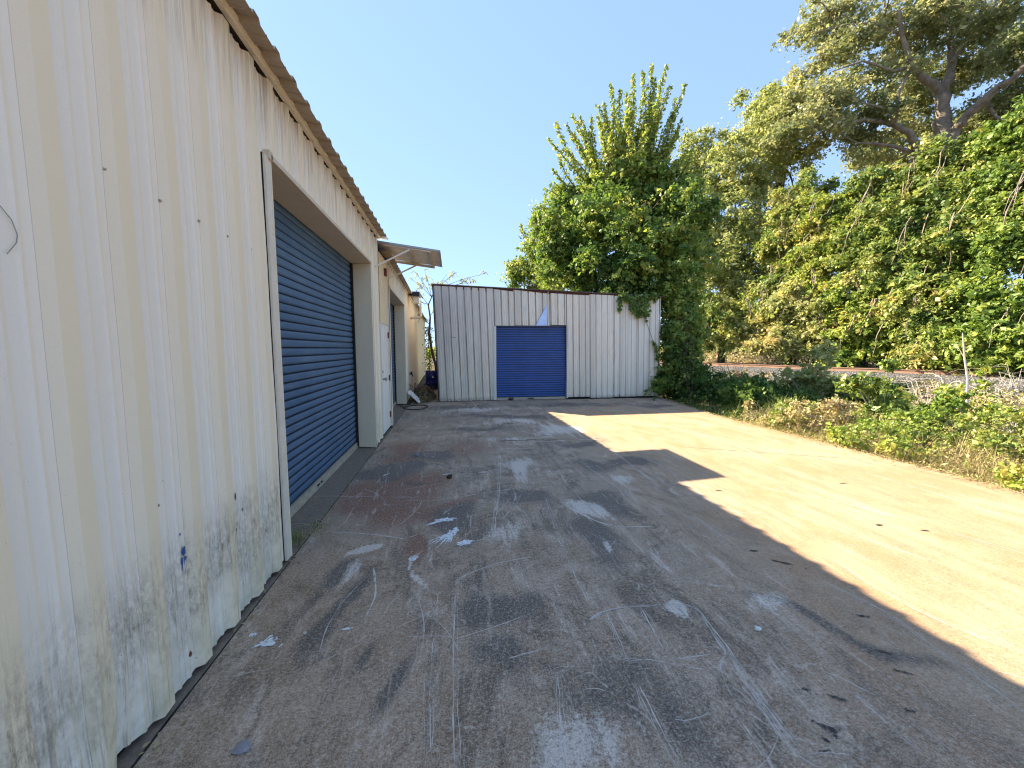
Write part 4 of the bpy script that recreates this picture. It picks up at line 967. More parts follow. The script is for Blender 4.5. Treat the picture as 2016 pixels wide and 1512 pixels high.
# ------------------------------------------------------------------ railway
RT = thing("railroad_track", "rusty railroad track on pale gravel embankment crossing in front of the vine-covered trees", "railroad track", (RPX, RPY, .6))
def rail(off, name):
    mb = MB(); pr = [(-.065, 0), (.065, 0), (.065, .015), (.012, .035), (.012, .125), (.035, .135), (.035, .17), (-.035, .17), (-.035, .135), (-.012, .125), (-.012, .035), (-.065, .015)]
    for t0 in np.arange(-24, 44, 4.0):
        i = len(mb.v)
        for t in (t0, t0+3.992):
            for u, z in pr: mb.v.append((RPX+RDX*t+RDY*(off+u), RPY+RDY*t-RDX*(off+u), .64+z))
        m_ = len(pr)
        for j in range(m_): mb.f.append((i+j, i+(j+1) % m_, i+m_+(j+1) % m_, i+m_+j)); mb.a.append(0)
        mb.f.append(tuple(i+j for j in range(m_))); mb.a.append(0)
    mb.build(name, M['rail'], RT)
rail(0, "rail"); rail(1.5, "rail")
for k in range(60):
    t = -10+k*.55; mb = MB(); c = Vector((RPX+RDX*t, RPY+RDY*t, .60)); d = Vector((RDY, -RDX, 0))
    mb.obox(c-d*.55, c+d*2.05, .22, .09); mb.build("sleeper", M['sleeper'], RT)

# ------------------------------------------------------------------ trees
TREE_LAST = [None]
def tree(name, label, cat, base, lobes, mat, per, cr, size, vmean, trunk=None, bark='bark', inner=.15, up=.4, hang=0.0, bias=.5, group=None, tr=.25, flat=.6, extra=None, nlimb=12, vclump=.16):
    t = thing(name, label, cat, base, group); TREE_LAST[0] = t.name
    L = []
    for (x, y, r, D, k) in lobes:
        c = PD(x, y, D); rr = rsz(r, x, D)*.90
        L.append((c, rr, rr, rr, k))
    Cc, Nc = clumps_from_lobes(L, inner)
    keep = Cc[:, 2] > base[2]+.05; Cc, Nc = Cc[keep], Nc[keep]
    C, S, V, N = crown_leaves(Cc, Nc, per, cr, size, vmean, vclump=vclump, up=up, hang=hang, flat=flat)
    if extra is not None:
        C = np.concatenate([C, extra[0]]); S = np.concatenate([S, extra[1]]); V = np.concatenate([V, extra[2]]); N = np.concatenate([N, extra[3]])
    leaf_mesh("crown", C, S, V, mat, t, N, bias)
    mb = MB()
    if trunk: 
        for pts, rad in trunk: mb.tube(pts, rad, 9)
    top = Vector(base)+Vector((0, 0, (max(c[0].z for c in L)-base[2])*.45)); 
    if not trunk: mb.tube([Vector(base)-Vector((0, 0, .2)), Vector(base).lerp(top, .5)+Vector((.1, .1, 0)), top], [tr, tr*.8, tr*.6], 9)
    idx = RNG.choice(len(Cc), min(nlimb, len(Cc)), replace=False)
    src = top if not trunk else trunk[0][0][-1]
    limbs(mb, src, [(Vector(Cc[i]), tr*.28) for i in idx], tr)
    mb.build("trunk", M[bark], t, smooth=True)
    return t

# 1 big tree climbing over the shed, with upright shoots
tips = [(1255, 250), (1290, 240), (1200, 280), (1180, 310), (1320, 280), (1225, 265), (1300, 215), (1270, 225), (1150, 310), (1340, 310), (1215, 240), (1245, 215), (1283, 125), (1313, 124), (1265, 136), (1247, 142), (1202, 162), (1351, 162), (1220, 173), (1189, 198), (1176, 205), (1125, 222), (1093, 238), (1140, 225), (1078, 269), (1115, 242), (1164, 225), (1330, 190), (1300, 170), (1345, 230), (1240, 185), (1270, 175), (1335, 250), (1150, 260), (1210, 210), (1100, 300), (1085, 330), (1365, 290), (1024, 438), (1049, 413), (1069, 369), (1185, 240), (1290, 150), (1320, 165), (1230, 230), (1160, 280), (1130, 260)]
for _ in range(38):
    x_ = random.uniform(1095, 1362); top_ = np.interp(x_, [1090, 1130, 1180, 1240, 1300, 1350, 1370], [270, 230, 200, 150, 140, 190, 300]); tips.append((x_, top_+random.uniform(20, 170)))
eC, eS, eV, eN = [], [], [], []; shoots = MB()
for (x, y) in tips:
    D = random.uniform(15.6, 17.8); tip = PD(x, y, D); root = PD(1240+(x-1240)*.35+random.uniform(-20, 20), 400+max(0, (y-300))*.7, 16.8)
    if x < 1075: root = PD(x+60, y+50, 16.5)
    nseg = int((tip-root).length/.045); side = Vector((random.uniform(-1, 1), random.uniform(-1, 1), random.uniform(-.5, .5)))*.26
    P = [root.lerp(tip, k/8)+side*math.sin(math.pi*k/8) for k in range(9)]; shoots.tube(P, [.035*(1-k/8)+.006 for k in range(9)], 5)
    for k in range(nseg):
        t = k/nseg; q = int(t*8); p = P[q].lerp(P[min(8, q+1)], t*8-q); fat = .26*(1-t)**.8+.085
        for j in range(4):
            a = random.uniform(0, 6.28); eC.append((p.x+math.cos(a)*fat*random.random(), p.y+math.sin(a)*fat*random.random(), p.z-random.uniform(0, .08))); eS.append(random.uniform(.09, .17)); eV.append(random.gauss(.58, .18)); eN.append((math.cos(a)*.8, math.sin(a)*.8, .4))
lob1 = [(1240, 415, 80, 16.8, 170), (1290, 360, 42, 17, 45), (1165, 400, 46, 16.2, 55), (1320, 390, 45, 16.8, 55), (1230, 340, 40, 16.8, 36), (1180, 440, 85, 15.6, 130), (1270, 450, 95, 15.6, 140), (1100, 450, 55, 15.8, 80), (1115, 510, 60, 15.6, 90),
        (1200, 520, 75, 14.9, 110), (1290, 530, 75, 14.9, 110), (1345, 430, 55, 16.2, 70), (1340, 520, 55, 15.6, 80), (1330, 590, 42, 15.0, 80), (1336, 650, 38, 14.6, 80), (1345, 710, 40, 14.4, 80), (1240, 560, 40, 14.6, 60), (1325, 750, 30, 14.0, 50), (1150, 555, 40, 15.6, 60)]
T1 = tree("vine_covered_tree", "tall bushy dark green tree with upright leafy shoots rising behind the shed roof", "tree", (7.6, 15.6, -.15), [(x, y, r, D, int(k*1.5)) for x, y, r, D, k in lob1], M['lf_shed'], 60, .36, .115, .38,
     trunk=[([(7.6, 15.6, -.3), (7.5, 15.6, 1.5), (7.2, 15.9, 3.5), (7.3, 16, 6.0)], [.35, .3, .24, .16])], bark='darkbark', tr=.2, hang=.35, extra=(np.array(eC), np.array(eS), np.array(eV), np.array(eN)), nlimb=24, vclump=.15)
shoots.build("shoots", M['darkbark'], T1, smooth=True)
hv = MB()
for k in range(34):
    x = random.uniform(1306, 1372); y = random.uniform(600, 700); D = random.uniform(13.2, 14.6); p = PD(x, y, D); q = PD(x+random.uniform(-25, 25), min(800, y+random.uniform(60, 160)), D-random.uniform(0, .8)); m_ = (p+q)/2+Vector((random.uniform(-.2, .2), random.uniform(-.2, .2), -.1))
    if min(p.y, q.y, m_.y) < 12.4 and min(p.x, q.x, m_.x) < 6.95: continue
    hv.tube([p, p.lerp(m_, .6)+Vector((.05, 0, .03)), m_, m_.lerp(q, .5)+Vector((-.05, 0, -.06)), q], [.006, .006, .005, .005, .004], 4)
hv.build("hanging_stems", M['darkbark'], T1)
# vines on the shed front, top right
VN = thing("ivy_vine", "dark green ivy spilling over the shed roof edge at its top right corner", "vine", (5.9, SY-.05, 3.3))
C_ = []
def hang_patch(poly, n):
    for _ in range(n):
        i = random.randrange(len(poly)); x, y, r = poly[i]; C_.append(PY(x+random.gauss(0, r*.55), y+random.gauss(0, r*.6), SY-random.uniform(.03, .16)))
hang_patch([(1221, 588, 5), (1222, 600, 4), (1220, 610, 3)], 90)
hang_patch([(1240, 588, 7), (1246, 596, 8), (1252, 606, 8), (1262, 612, 8), (1270, 600, 7), (1274, 588, 6), (1271, 618, 6), (1258, 588, 7), (1250, 612, 5), (1257, 622, 3), (1285, 583, 6), (1230, 583, 8), (1290, 588, 4)], 1000)
hang_patch([(1288, 677, 3), (1291, 684, 3), (1293, 692, 3), (1295, 700, 3), (1285, 673, 2), (1294, 708, 2)], 80)
hang_patch([(1273, 632, 2)], 8)
C_ = np.array([tuple(c) for c in C_]); n = len(C_)
leaf_mesh("ivy_leaves", C_, RNG.uniform(.06, .12, n), RNG.normal(.32, .15, n), M['lf_shed'], VN, np.tile([0, -1, .4], (n, 1)), .5, .85)
vs = MB()
for pl in ([(1222, 578), (1222, 600), (1219, 618)], [(1258, 580), (1262, 605), (1272, 632), (1280, 655), (1287, 676), (1295, 705), (1298, 740)], [(1240, 580), (1250, 600), (1257, 622)], [(1285, 580), (1272, 600), (1268, 620)]):
    vs.tube([PY(x, y, SY-.035) for x, y in pl], .006, 5)
vs.build("vine_stem", M['darkbark'], VN)

# 2 shrub behind the shed left of it
tree("leafy_shrub", "bright yellow-green leafy shrub behind the shed roof left of the tall shooting tree", "shrub", (3.2, 18.3, -.15), [(1055, 520, 36, 18.5, 70), (1085, 500, 36, 18.3, 70), (1030, 545, 26, 18.5, 45), (1110, 470, 36, 18.2, 50), (1065, 560, 30, 18, 40), (1095, 545, 38, 18, 50), (1120, 400, 30, 17.6, 35), (1095, 420, 26, 17.8, 35)],
     M['lf_yel'], 70, .42, .12, .42, bark='darkbark', tr=.12)
dt = MB()
for k in range(24):
    p = PD(1020+random.uniform(-4, 8), 560, 18.4); q = PD(1014+random.uniform(-8, 12), random.uniform(505, 550), 18.4); dt.tube([p, p.lerp(q, .5)+Vector((random.uniform(-.1, .1), 0, 0)), q], [.012, .008, .003], 4)
# 3 olive trees beyond the tracks
tree("olive_tree", "round-topped olive-brown tree directly right of the shooting tree, beyond the tracks", "tree", tuple(PD(1420, 700, 33))[:2]+(.4,), [(x_, y_, r_, d_, int(k_*1.5)) for x_, y_, r_, d_, k_ in [(1385, 290, 48, 33, 80), (1400, 360, 62, 32, 110), (1440, 340, 58, 32, 100), (1390, 440, 58, 31, 100), (1440, 440, 62, 31, 110), (1400, 520, 60, 30.5, 100), (1455, 520, 60, 31, 100), (1370, 500, 40, 31, 60), (1410, 590, 55, 30, 90), (1460, 600, 55, 30, 80), (1375, 330, 34, 33, 40)]],
     M['lf_olive'], 50, .60, .16, .42, tr=.4, hang=.2, nlimb=26)
tree("olive_tree", "tall grey-olive tree with drooping sprays between the round olive tree and the great oak", "tree", tuple(PD(1500, 700, 35))[:2]+(.4,), [(x_, y_, r_, d_, int(k_*1.5)) for x_, y_, r_, d_, k_ in [(1490, 215, 42, 35, 70), (1530, 250, 55, 34, 90), (1560, 220, 50, 34, 70), (1480, 280, 45, 35, 60), (1510, 330, 55, 34, 80), (1560, 290, 50, 34, 60), (1500, 400, 50, 33, 70), (1530, 450, 45, 33, 60), (1500, 500, 50, 32, 60), (1600, 250, 45, 35, 40)]],
     M['lf_olive'], 50, .60, .16, .48, trunk=[([PD(1500, 700, 35), PD(1508, 560, 35), PD(1520, 440, 35), PD(1545, 330, 35)], [.42, .36, .3, .18]), ([PD(1508, 560, 35), PD(1495, 450, 35), PD(1490, 330, 35)], [.3, .24, .1])], bark='darkbark', tr=.3, hang=.3, nlimb=26)
# 4 great oak: real limbs placed along the measured fork
OD = 36.0
ok = thing("oak_tree", "huge spreading oak with pale forked limbs towering above the vine-covered bank at right", "tree", tuple(PD(1862, 700, OD))[:2]+(.4,))
ob = MB()
def limb(px, rad, dd=(0, 0)):
    n_ = len(px); pts = [PD(x, y, OD+dd[0]+(dd[1]-dd[0])*k/(n_-1)) for k, (x, y) in enumerate(px)]
    P_, R_ = [], []
    for k in range(n_-1):
        for q in range(4):
            t = (k+q/4)/(n_-1); p = pts[k].lerp(pts[k+1], q/4); r_ = rad[0]+(rad[1]-rad[0])*t
            P_.append(p+Vector((random.uniform(-1, 1), random.uniform(-1, 1), random.uniform(-1, 1)))*r_*.14); R_.append(.56*r_*random.uniform(.86, 1.12))
    P_.append(pts[-1]); R_.append(.5*rad[1]); ob.tube(P_, R_, 10); return pts
limb([(1862, 700), (1862, 500), (1858, 300), (1857, 240), (1852, 185)], (.85, .62))
limb([(1852, 185), (1835, 165), (1812, 148), (1796, 132), (1788, 110), (1776, 70), (1770, 20)], (.48, .14), (0, -3))
limb([(1852, 185), (1866, 160), (1874, 120), (1872, 80), (1880, 20), (1890, -60)], (.50, .12), (0, 2))
limb([(1868, 300), (1885, 250), (1910, 222), (1940, 195), (1968, 168), (1990, 158), (2016, 132), (2060, 100)], (.5, .22), (0, -2))
limb([(1862, 330), (1825, 305), (1805, 290), (1790, 262), (1765, 248), (1735, 240), (1700, 236), (1650, 250), (1590, 250), (1540, 262)], (.42, .06), (0, -6))
limb([(1800, 300), (1760, 288), (1720, 282), (1690, 282), (1660, 268)], (.2, .05), (-1, -5))
limb([(1765, 248), (1745, 215), (1710, 205), (1680, 200)], (.15, .04), (-3, -6))
limb([(1770, 180), (1785, 150), (1796, 132)], (.14, .16), (-4, -1)); limb([(1770, 180), (1765, 230), (1760, 248)], (.14, .12), (-4, -3))
limb([(1940, 195), (1960, 230), (2010, 250)], (.2, .06)); limb([(1796, 132), (1760, 140), (1700, 120), (1640, 140)], (.2, .05), (-2, -6)); limb([(1776, 70), (1720, 45), (1660, 50), (1600, 66)], (.16, .04), (-2, -5))
limb([(1874, 120), (1910, 80), (1960, 50), (2016, 30)], (.22, .06), (0, 3)); limb([(1880, 20), (1840, -20), (1800, -60)], (.16, .05))
# clumps spread in boughs through a wide crown
reg = [(1740, 300, 50, 40, 34), (1785, 320, 50, 41, 40), (1835, 300, 50, 40, 36), (1890, 275, 50, 39, 40), (1940, 270, 45, 39, 36), (1990, 245, 55, 39, 44), (1905, 235, 45, 41, 30), (1825, 255, 45, 42, 30), (1970, 215, 45, 41, 34), (1700, 305, 40, 40, 20), (1870, 130, 60, 40, 40), (1760, 180, 50, 40, 34), (1810, 150, 40, 41, 26), (2010, 60, 70, 40, 50), (1590, 60, 45, 34, 26), (1640, 30, 60, 33, 44), (1620, 120, 55, 33, 44), (1690, 80, 60, 34, 46), (1600, 200, 60, 31, 60), (1660, 190, 60, 32, 52), (1560, 250, 45, 30, 34), (1640, 250, 50, 31, 36), (1720, 150, 60, 34, 48), (1740, 40, 70, 35, 56), (1710, 225, 45, 33, 24),
       (1760, 120, 45, 37, 30), (1820, 60, 70, 36, 60), (1840, 20, 60, 34, 40), (1900, 60, 70, 38, 60), (1960, 40, 80, 36, 80), (2000, 110, 60, 35, 50), (1940, 120, 55, 39, 44), (1900, 150, 40, 40, 26), (1990, 190, 50, 37, 34), (1920, 220, 40, 40, 20), (1820, 200, 45, 40, 26), (1790, 215, 45, 41, 20),
       (1860, -60, 120, 36, 90), (1700, -50, 100, 36, 70), (2060, 60, 90, 36, 70), (2060, 180, 70, 38, 40), (1730, 280, 45, 36, 18), (1690, 262, 35, 33, 16), (1800, 260, 40, 41, 18), (1960, 250, 45, 40, 30), (2010, 240, 45, 38, 26), (1560, 190, 35, 31, 20), (1530, 270, 30, 30, 16)]
L = [(PD(x, y, D), rsz(r, x, D)*.85, rsz(r, x, D)*1.2, rsz(r, x, D)*.6, int(k*1.7)) for x, y, r, D, k in reg]
Cc, Nc = clumps_from_lobes(L, .5)
C, S, V, N = crown_leaves(Cc, Nc, 42, .62, .16, .46, vclump=.12, up=.9, flat=.5)
leaf_mesh("crown", C, S, V, M['lf_oak'], ok, N, .45)
for i in RNG.choice(len(Cc), 420, replace=False):
    c = Vector(Cc[i]); dsrc = Vector(L[0][0]); 
    best = min(L, key=lambda q: (Vector(q[0])-c).length); p = Vector(best[0]); ob.tube([p, p.lerp(c, .35)+Vector((random.uniform(-.2, .2), 0, .15)), p.lerp(c, .7)+Vector((0, random.uniform(-.2, .2), .1)), c], [.06, .045, .03, .012], 4)
ob.build("trunk", M['bark'], ok, smooth=True)

# 5 vine-smothered trees and shrubs along the far bank, each a plant of its own
G5 = "vine-smothered trees on the far bank"
def vt(label, lobes, mat, vm, basepx, D, size=.125, per=66, cr=.42, cat="tree", name="vine_smothered_tree"):
    b = PD(basepx, 690, D); lobes = [(x, y, r, D_, int(k*1.7)) for x, y, r, D_, k in lobes]; tree(name, label, cat, (b.x, b.y, .35), lobes, M[mat], per, cr, size, vm, tr=.25, hang=.25, up=.35, group=G5, bark='darkbark', nlimb=14)
    for q in range(9):
        st_ = MB()
        x, y, r, D_, k = random.choice(lobes); R_ = rsz(r, x, D_); c = PD(x, y, D_-R_*random.uniform(.75, 1.05)); dx = random.uniform(-1, 1)*R_; P = [c+Vector((dx*t+.12*math.sin(t*7+q), 0, R_*(.8-1.7*t)+.1*math.sin(t*11))) for t in (0, .2, .4, .6, .8, 1)]; st_.tube(P, [.024, .02, .018, .015, .011, .006], 4)
        st_.build('vine_stem', M['bark'], sc.objects[TREE_LAST[0]])
vt("highest vine-covered tree at the right edge, yellowish leaves at its top", [(2000, 290, 55, 25, 90), (2040, 350, 70, 24.5, 80), (1975, 350, 50, 25, 80), (2000, 420, 60, 24, 90), (2040, 480, 60, 23.5, 60), (1990, 500, 50, 23.5, 70), (2040, 240, 50, 25, 50), (1960, 400, 40, 25, 50)], 'lf_yel', .26, 2010, 25)
vt("broad green vine-covered mound below the oak trunk", [(1860, 330, 48, 26, 90), (1900, 350, 50, 26, 90), (1850, 400, 58, 25.5, 100), (1910, 420, 58, 25, 100), (1800, 350, 40, 26.5, 60), (1870, 470, 60, 24.5, 90), (1930, 490, 50, 24.5, 70), (1820, 460, 45, 25, 60)], 'lf_vine', .48, 1875, 26)
vt("mid-green vine-covered tree left of the broad mound", [(1750, 375, 45, 27, 80), (1710, 395, 45, 27, 80), (1780, 400, 45, 26.5, 80), (1730, 450, 55, 26, 100), (1790, 470, 50, 25.5, 80), (1690, 460, 45, 26.5, 70), (1750, 520, 50, 25, 80), (1700, 530, 45, 25.5, 60)], 'lf_vine', .58, 1740, 26.5)
vt("lemon-yellow leaning vine-covered tree between green masses", [(1600, 420, 34, 27.5, 60), (1620, 460, 36, 27, 60), (1590, 490, 34, 27, 60), (1620, 520, 36, 26.5, 60), (1600, 560, 36, 26, 60), (1640, 420, 34, 27.5, 50), (1655, 490, 34, 27, 50)], 'lf_yel', .60, 1610, 27)
vt("small rounded green tree left of the lemon-yellow one", [(1560, 400, 36, 28.5, 60), (1545, 440, 36, 28.5, 60), (1570, 450, 34, 28, 50), (1535, 490, 36, 28, 60), (1560, 540, 38, 27.5, 60), (1520, 550, 34, 27.5, 50), (1600, 370, 30, 29, 36)], 'lf_vine', .62, 1550, 28)
vt("low bushy thicket at the foot of the round olive tree", [(1400, 620, 40, 27, 70), (1440, 650, 36, 26.5, 60), (1380, 660, 34, 26.5, 60), (1470, 620, 38, 27, 60), (1360, 600, 34, 27.5, 50), (1500, 600, 40, 27, 60)], 'lf_vine', .55, 1420, 27, cat="shrub", name="vine_smothered_shrub")
vt("pale olive-yellow thicket behind the tracks in the middle of the bank", [(1540, 620, 40, 26, 70), (1580, 650, 36, 25.5, 70), (1530, 670, 34, 25.5, 60), (1500, 660, 34, 26, 50), (1620, 620, 40, 25.5, 70), (1620, 675, 34, 25, 60), (1570, 590, 34, 26, 50)], 'lf_olive', .68, 1560, 26, .14, cat="shrub", name="vine_smothered_shrub")
vt("rusty-tinged green thicket below the mid-green tree", [(1680, 590, 40, 25, 70), (1720, 620, 38, 24.5, 70), (1680, 650, 36, 24.5, 70), (1740, 660, 36, 24, 70), (1760, 590, 38, 24.5, 60), (1660, 690, 28, 24, 50)], 'lf_yel', .50, 1700, 25, .14, cat="shrub", name="vine_smothered_shrub")
vt("green thicket below the broad mound, right of the rusty-tinged one", [(1820, 560, 42, 24, 80), (1800, 620, 40, 23.5, 80), (1850, 640, 40, 23, 80), (1810, 680, 32, 23, 60), (1880, 590, 40, 23.5, 70), (1870, 690, 30, 22.5, 50)], 'lf_vine', .60, 1830, 24, .14, cat="shrub", name="vine_smothered_shrub")
vt("thicket at the right edge just behind the tracks", [(1940, 600, 42, 22.5, 70), (1980, 640, 42, 22, 80), (1930, 670, 36, 22, 70), (2030, 600, 45, 22, 60), (2040, 670, 40, 21.5, 60), (1980, 700, 28, 21.5, 50)], 'lf_yel', .38, 1970, 22.5, .14, cat="shrub", name="vine_smothered_shrub")
n = 46000
# weeds on the far verge and beyond, a continuous low cover
t_ = RNG.uniform(-16, 34, n); o_ = 3.2+RNG.exponential(1.6, n); X = RPX+RDX*t_+RDY*o_; Y = RPY+RDY*t_-RDX*o_; Z = .15+RNG.random(n)**1.5*1.3
o = leaf_mesh("verge_undergrowth", np.stack([X, Y, Z], 1), RNG.uniform(.08, .17, n), RNG.normal(.5, .22, n), M['lf_dry']); tag(o, kind='stuff')
# far tree line to close the horizon
n = 30000; az = RNG.uniform(-.9, 1.6, n); D = RNG.uniform(70, 95, n); z = RNG.random(n)*(5.5+2.0*np.sin(az*9)+1.2*np.sin(az*23)); z = np.where(D*np.sin(az) < 12, z*.5, z)
o = leaf_mesh("far_woods", np.stack([D*np.sin(az), D*np.cos(az), z], 1), RNG.uniform(.6, 1.3, n), RNG.normal(.4, .2, n), M['lf_olive']); tag(o, kind='stuff')

# ------------------------------------------------------------------ sapling in the gap
SP = thing("mimosa_sapling", "slender feathery-leaved sapling leaning behind the left end of the shed", "sapling", (-.70, 16.8, -.1))
sp = MB(); tk = [(862, 760), (858, 720), (850, 690), (845, 655), (847, 625), (843, 600), (850, 585)]
tp = [PY(x, y, 16.8) for x, y in tk]; sp.tube(tp, [.07, .06, .055, .05, .035, .03, .02], 8)
fC, fL, fN = [], [], []
def frond(p0, p1, n=26, sag=.25):
    pts = [p0.lerp(p1, k/8)+Vector((0, 0, -sag*(k/8)**2*(p1-p0).length*.5+.1*math.sin(math.pi*k/8))) for k in range(9)]; sp.tube(pts, [.012-.001*k for k in range(9)], 4)
    for k in range(n):
        t = .25+.75*k/n; q = min(7, int(t*8)); p = pts[q].lerp(pts[q+1], t*8-q); d = (pts[q+1]-pts[q]).normalized(); s = Vector((-d.y, d.x, random.uniform(-.3, .3))).normalized()
        for sg in (-1, 1):
            ln = .13*(1-abs(t-.55))*random.uniform(.7, 1.2)
            for j in range(7): 
                c = p+(s*sg+d*.5).normalized()*ln*(j+1)/7+Vector((0, 0, -.03*(j/7)**2)); fC.append(tuple(c)); fL.append(tuple(d*1.0+Vector((0, 0, random.uniform(-.3, .3))))); fN.append((0, 0, 1))
for x0, y0, x1, y1, a, b in [(850, 585, 808, 548, 16.8, 16.2), (850, 585, 835, 528, 16.8, 17.2), (850, 585, 880, 540, 16.8, 16.6), (855, 590, 925, 548, 16.8, 17.4), (870, 565, 958, 538, 17, 18), (845, 600, 803, 592, 16.8, 16.3), (848, 620, 870, 600, 16.8, 17), (846, 640, 826, 620, 16.8, 16.5), (843, 600, 815, 568, 16.8, 16.5), (880, 565, 940, 556, 17, 17.6), (850, 585, 862, 556, 16.8, 16.2), (850, 585, 818, 535, 16.8, 17.4), (860, 570, 900, 535, 17, 17.8)]:
    P0, P1 = PY(x0, y0, a), PY(x1, y1, b); sp.tube([P0, P0.lerp(P1, .5)+Vector((0, 0, .06)), P1], [.014, .009, .004], 4)
    for q in range(7):
        c0 = P0.lerp(P1, random.uniform(.35, 1.0)); frond(c0, c0+Vector((random.uniform(-.35, .35), random.uniform(-.3, .3), random.uniform(-.12, .16))), 9, .5)
sp.build("stem", M['darkbark'], SP, smooth=True)
n = len(fC); leaf_mesh("feathery_leaves", np.array(fC), RNG.uniform(.018, .036, n), RNG.normal(.5, .25, n), M['lf_mim'], SP, np.array(fN), .5, .35, L=np.array(fL))
# broad leaves low on the sapling and creeper on the alley wall
cw = thing("wall_creeper", "strip of dark creeper leaves climbing the back of the alley beside the blue drum", "creeper", (-1.2, 17.3, 0))
n = 900; X = -1.05+RNG.normal(0, .10, n); Z = RNG.random(n)*2.6; Y = 17.4+RNG.normal(0, .12, n); leaf_mesh("leaves", np.stack([X, Y, Z], 1), RNG.uniform(.05, .10, n), RNG.normal(.35, .15, n), M['lf_shed'], cw)
c_ = MB(); c_.tube([(-1.05, 17.4, -.05), (-1.02, 17.42, 1.2), (-1.08, 17.4, 2.6)], [.02, .015, .006], 5); c_.build("stem", M['darkbark'], cw)

# ------------------------------------------------------------------ weeds between yard and track
def bush(name, label, cat, px, dims, nclump, per, size, mat, vm, cr=.18, stems=10, group=None, z=-.14, bark='deadwood', up=.4, bias=.4, aspect=.6):
    b = G(px[0], px[1], z); t = thing(name, label, cat, tuple(b), group)
    rx, ry, rz = dims; Cc, Nc = clumps_from_lobes([(Vector((b.x, b.y, b.z+rz*.85)), rx, ry, rz, nclump)], .35)
    k = Cc[:, 2] > b.z+.03; Cc, Nc = Cc[k], Nc[k]
    # keep plants off the slab
    k = Cc[:, 0] > edge_x(Cc[:, 1])-.02; Cc, Nc = Cc[k], Nc[k]
    C, S, V, N = crown_leaves(Cc, Nc, per, cr, size, vm, vclump=.14, vleaf=.12, up=up)
    k = (C[:, 0] > edge_x(C[:, 1])-.06-.25*(C[:, 2] > .06)) & (C[:, 2] > z)
    leaf_mesh("leaves", C[k], S[k], V[k], M[mat], t, N[k], bias, aspect)
    mb = MB()
    for i in RNG.choice(len(Cc), min(stems, len(Cc)), replace=False): 
        q = Vector(Cc[i]); p = Vector(b)+Vector((random.uniform(-.1, .1), random.uniform(-.1, .1), -.05)); mb.tube([p, p.lerp(q, .5)+Vector((0, 0, .12)), q], [.012, .009, .004], 5)
    mb.build("stems", M[bark], t); return t
bush("weed_bush", "bright green leafy weed bush nearest the middle of the yard edge", "bush", (1745, 862), (.85, .75, .58), 150, 60, .075, 'lf_green', .55)
bush("weed_bush", "second leafy green bush, taller, behind the bright one", "bush", (1700, 800), (1.0, .9, .46), 150, 55, .085, 'lf_green', .35)
bush("pale_leaved_shrub", "upright shrub with pale grey-green leaves standing against the gravel bank", "shrub", (1585, 800), (.55, .5, 1.05), 90, 46, .10, 'lf_olive', .55, cr=.24)
bush("pale_leaved_shrub", "slimmer pale shrub with bare stem right beside the upright one", "shrub", (1615, 800), (.28, .3, .95), 40, 36, .09, 'lf_olive', .72, cr=.2)
bush("climbing_weed", "narrow vine column rising above the bright green bush in front of the rail", "vine", (1737, 850), (.20, .2, .85), 46, 40, .075, 'lf_yel', .42, cr=.14)
bush("climbing_weed", "leafy vine column wrapped near the bare white stick", "vine", (1935, 862), (.28, .25, .95), 56, 40, .08, 'lf_yel', .45, cr=.16)
bush("low_weeds", "low orange-tinged weeds at the slab edge left of the bright bush", "weeds", (1640, 862), (.9, .5, .40), 120, 50, .05, 'lf_dry', .6, cr=.14)
bush("low_weeds", "low grey-green weeds on the slab edge below the corn-like plant", "weeds", (1585, 850), (.65, .55, .42), 120, 50, .055, 'lf_green', .6, cr=.14)
bush("low_weeds", "yellow-green weeds along the slab edge in the right half", "weeds", (1800, 898), (1.1, .7, .42), 190, 50, .05, 'lf_yel', .5, cr=.14)
bush("low_weeds", "dense bright green weeds at the far right bottom by the slab", "weeds", (1985, 935), (.7, .6, .45), 170, 50, .05, 'lf_green', .7, cr=.12)
bush("low_weeds", "golden weeds in the extreme right corner of the verge", "weeds", (2025, 985), (.4, .4, .22), 90, 44, .04, 'lf_yel', .7, cr=.1)
bush("low_weeds", "small dark green weeds under the white stick", "weeds", (1900, 885), (.7, .6, .5), 110, 50, .06, 'lf_shed', .6, cr=.12)
bush("dry_shrub", "small dry brown seedling at the slab edge in the shade", "dry weed", (1470, 825), (.22, .22, .22), 22, 20, .05, 'lf_dry', .7, cr=.08)
bush("dry_shrub", "small rusty dry plant just left of the corn-like plant", "dry weed", (1512, 845), (.16, .16, .13), 22, 24, .045, 'lf_dry', .75, cr=.07)
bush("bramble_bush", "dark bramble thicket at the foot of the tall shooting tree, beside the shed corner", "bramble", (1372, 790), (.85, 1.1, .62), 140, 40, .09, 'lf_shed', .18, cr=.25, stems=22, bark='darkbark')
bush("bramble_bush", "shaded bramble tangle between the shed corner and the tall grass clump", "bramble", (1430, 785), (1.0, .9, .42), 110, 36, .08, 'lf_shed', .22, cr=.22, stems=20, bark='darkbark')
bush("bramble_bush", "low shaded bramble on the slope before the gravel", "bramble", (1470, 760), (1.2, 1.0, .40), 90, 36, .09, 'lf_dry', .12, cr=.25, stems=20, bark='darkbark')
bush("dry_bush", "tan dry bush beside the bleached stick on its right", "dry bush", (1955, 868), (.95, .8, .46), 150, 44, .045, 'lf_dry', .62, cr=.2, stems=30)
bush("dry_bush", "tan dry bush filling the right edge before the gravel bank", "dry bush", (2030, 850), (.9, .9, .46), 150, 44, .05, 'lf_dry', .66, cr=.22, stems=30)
bush("dry_bush", "straw-coloured dry bush left of the bleached stick, behind the yard-edge weeds", "dry bush", (1850, 835), (.8, .7, .50), 120, 44, .05, 'lf_dry', .6, cr=.2, stems=30)
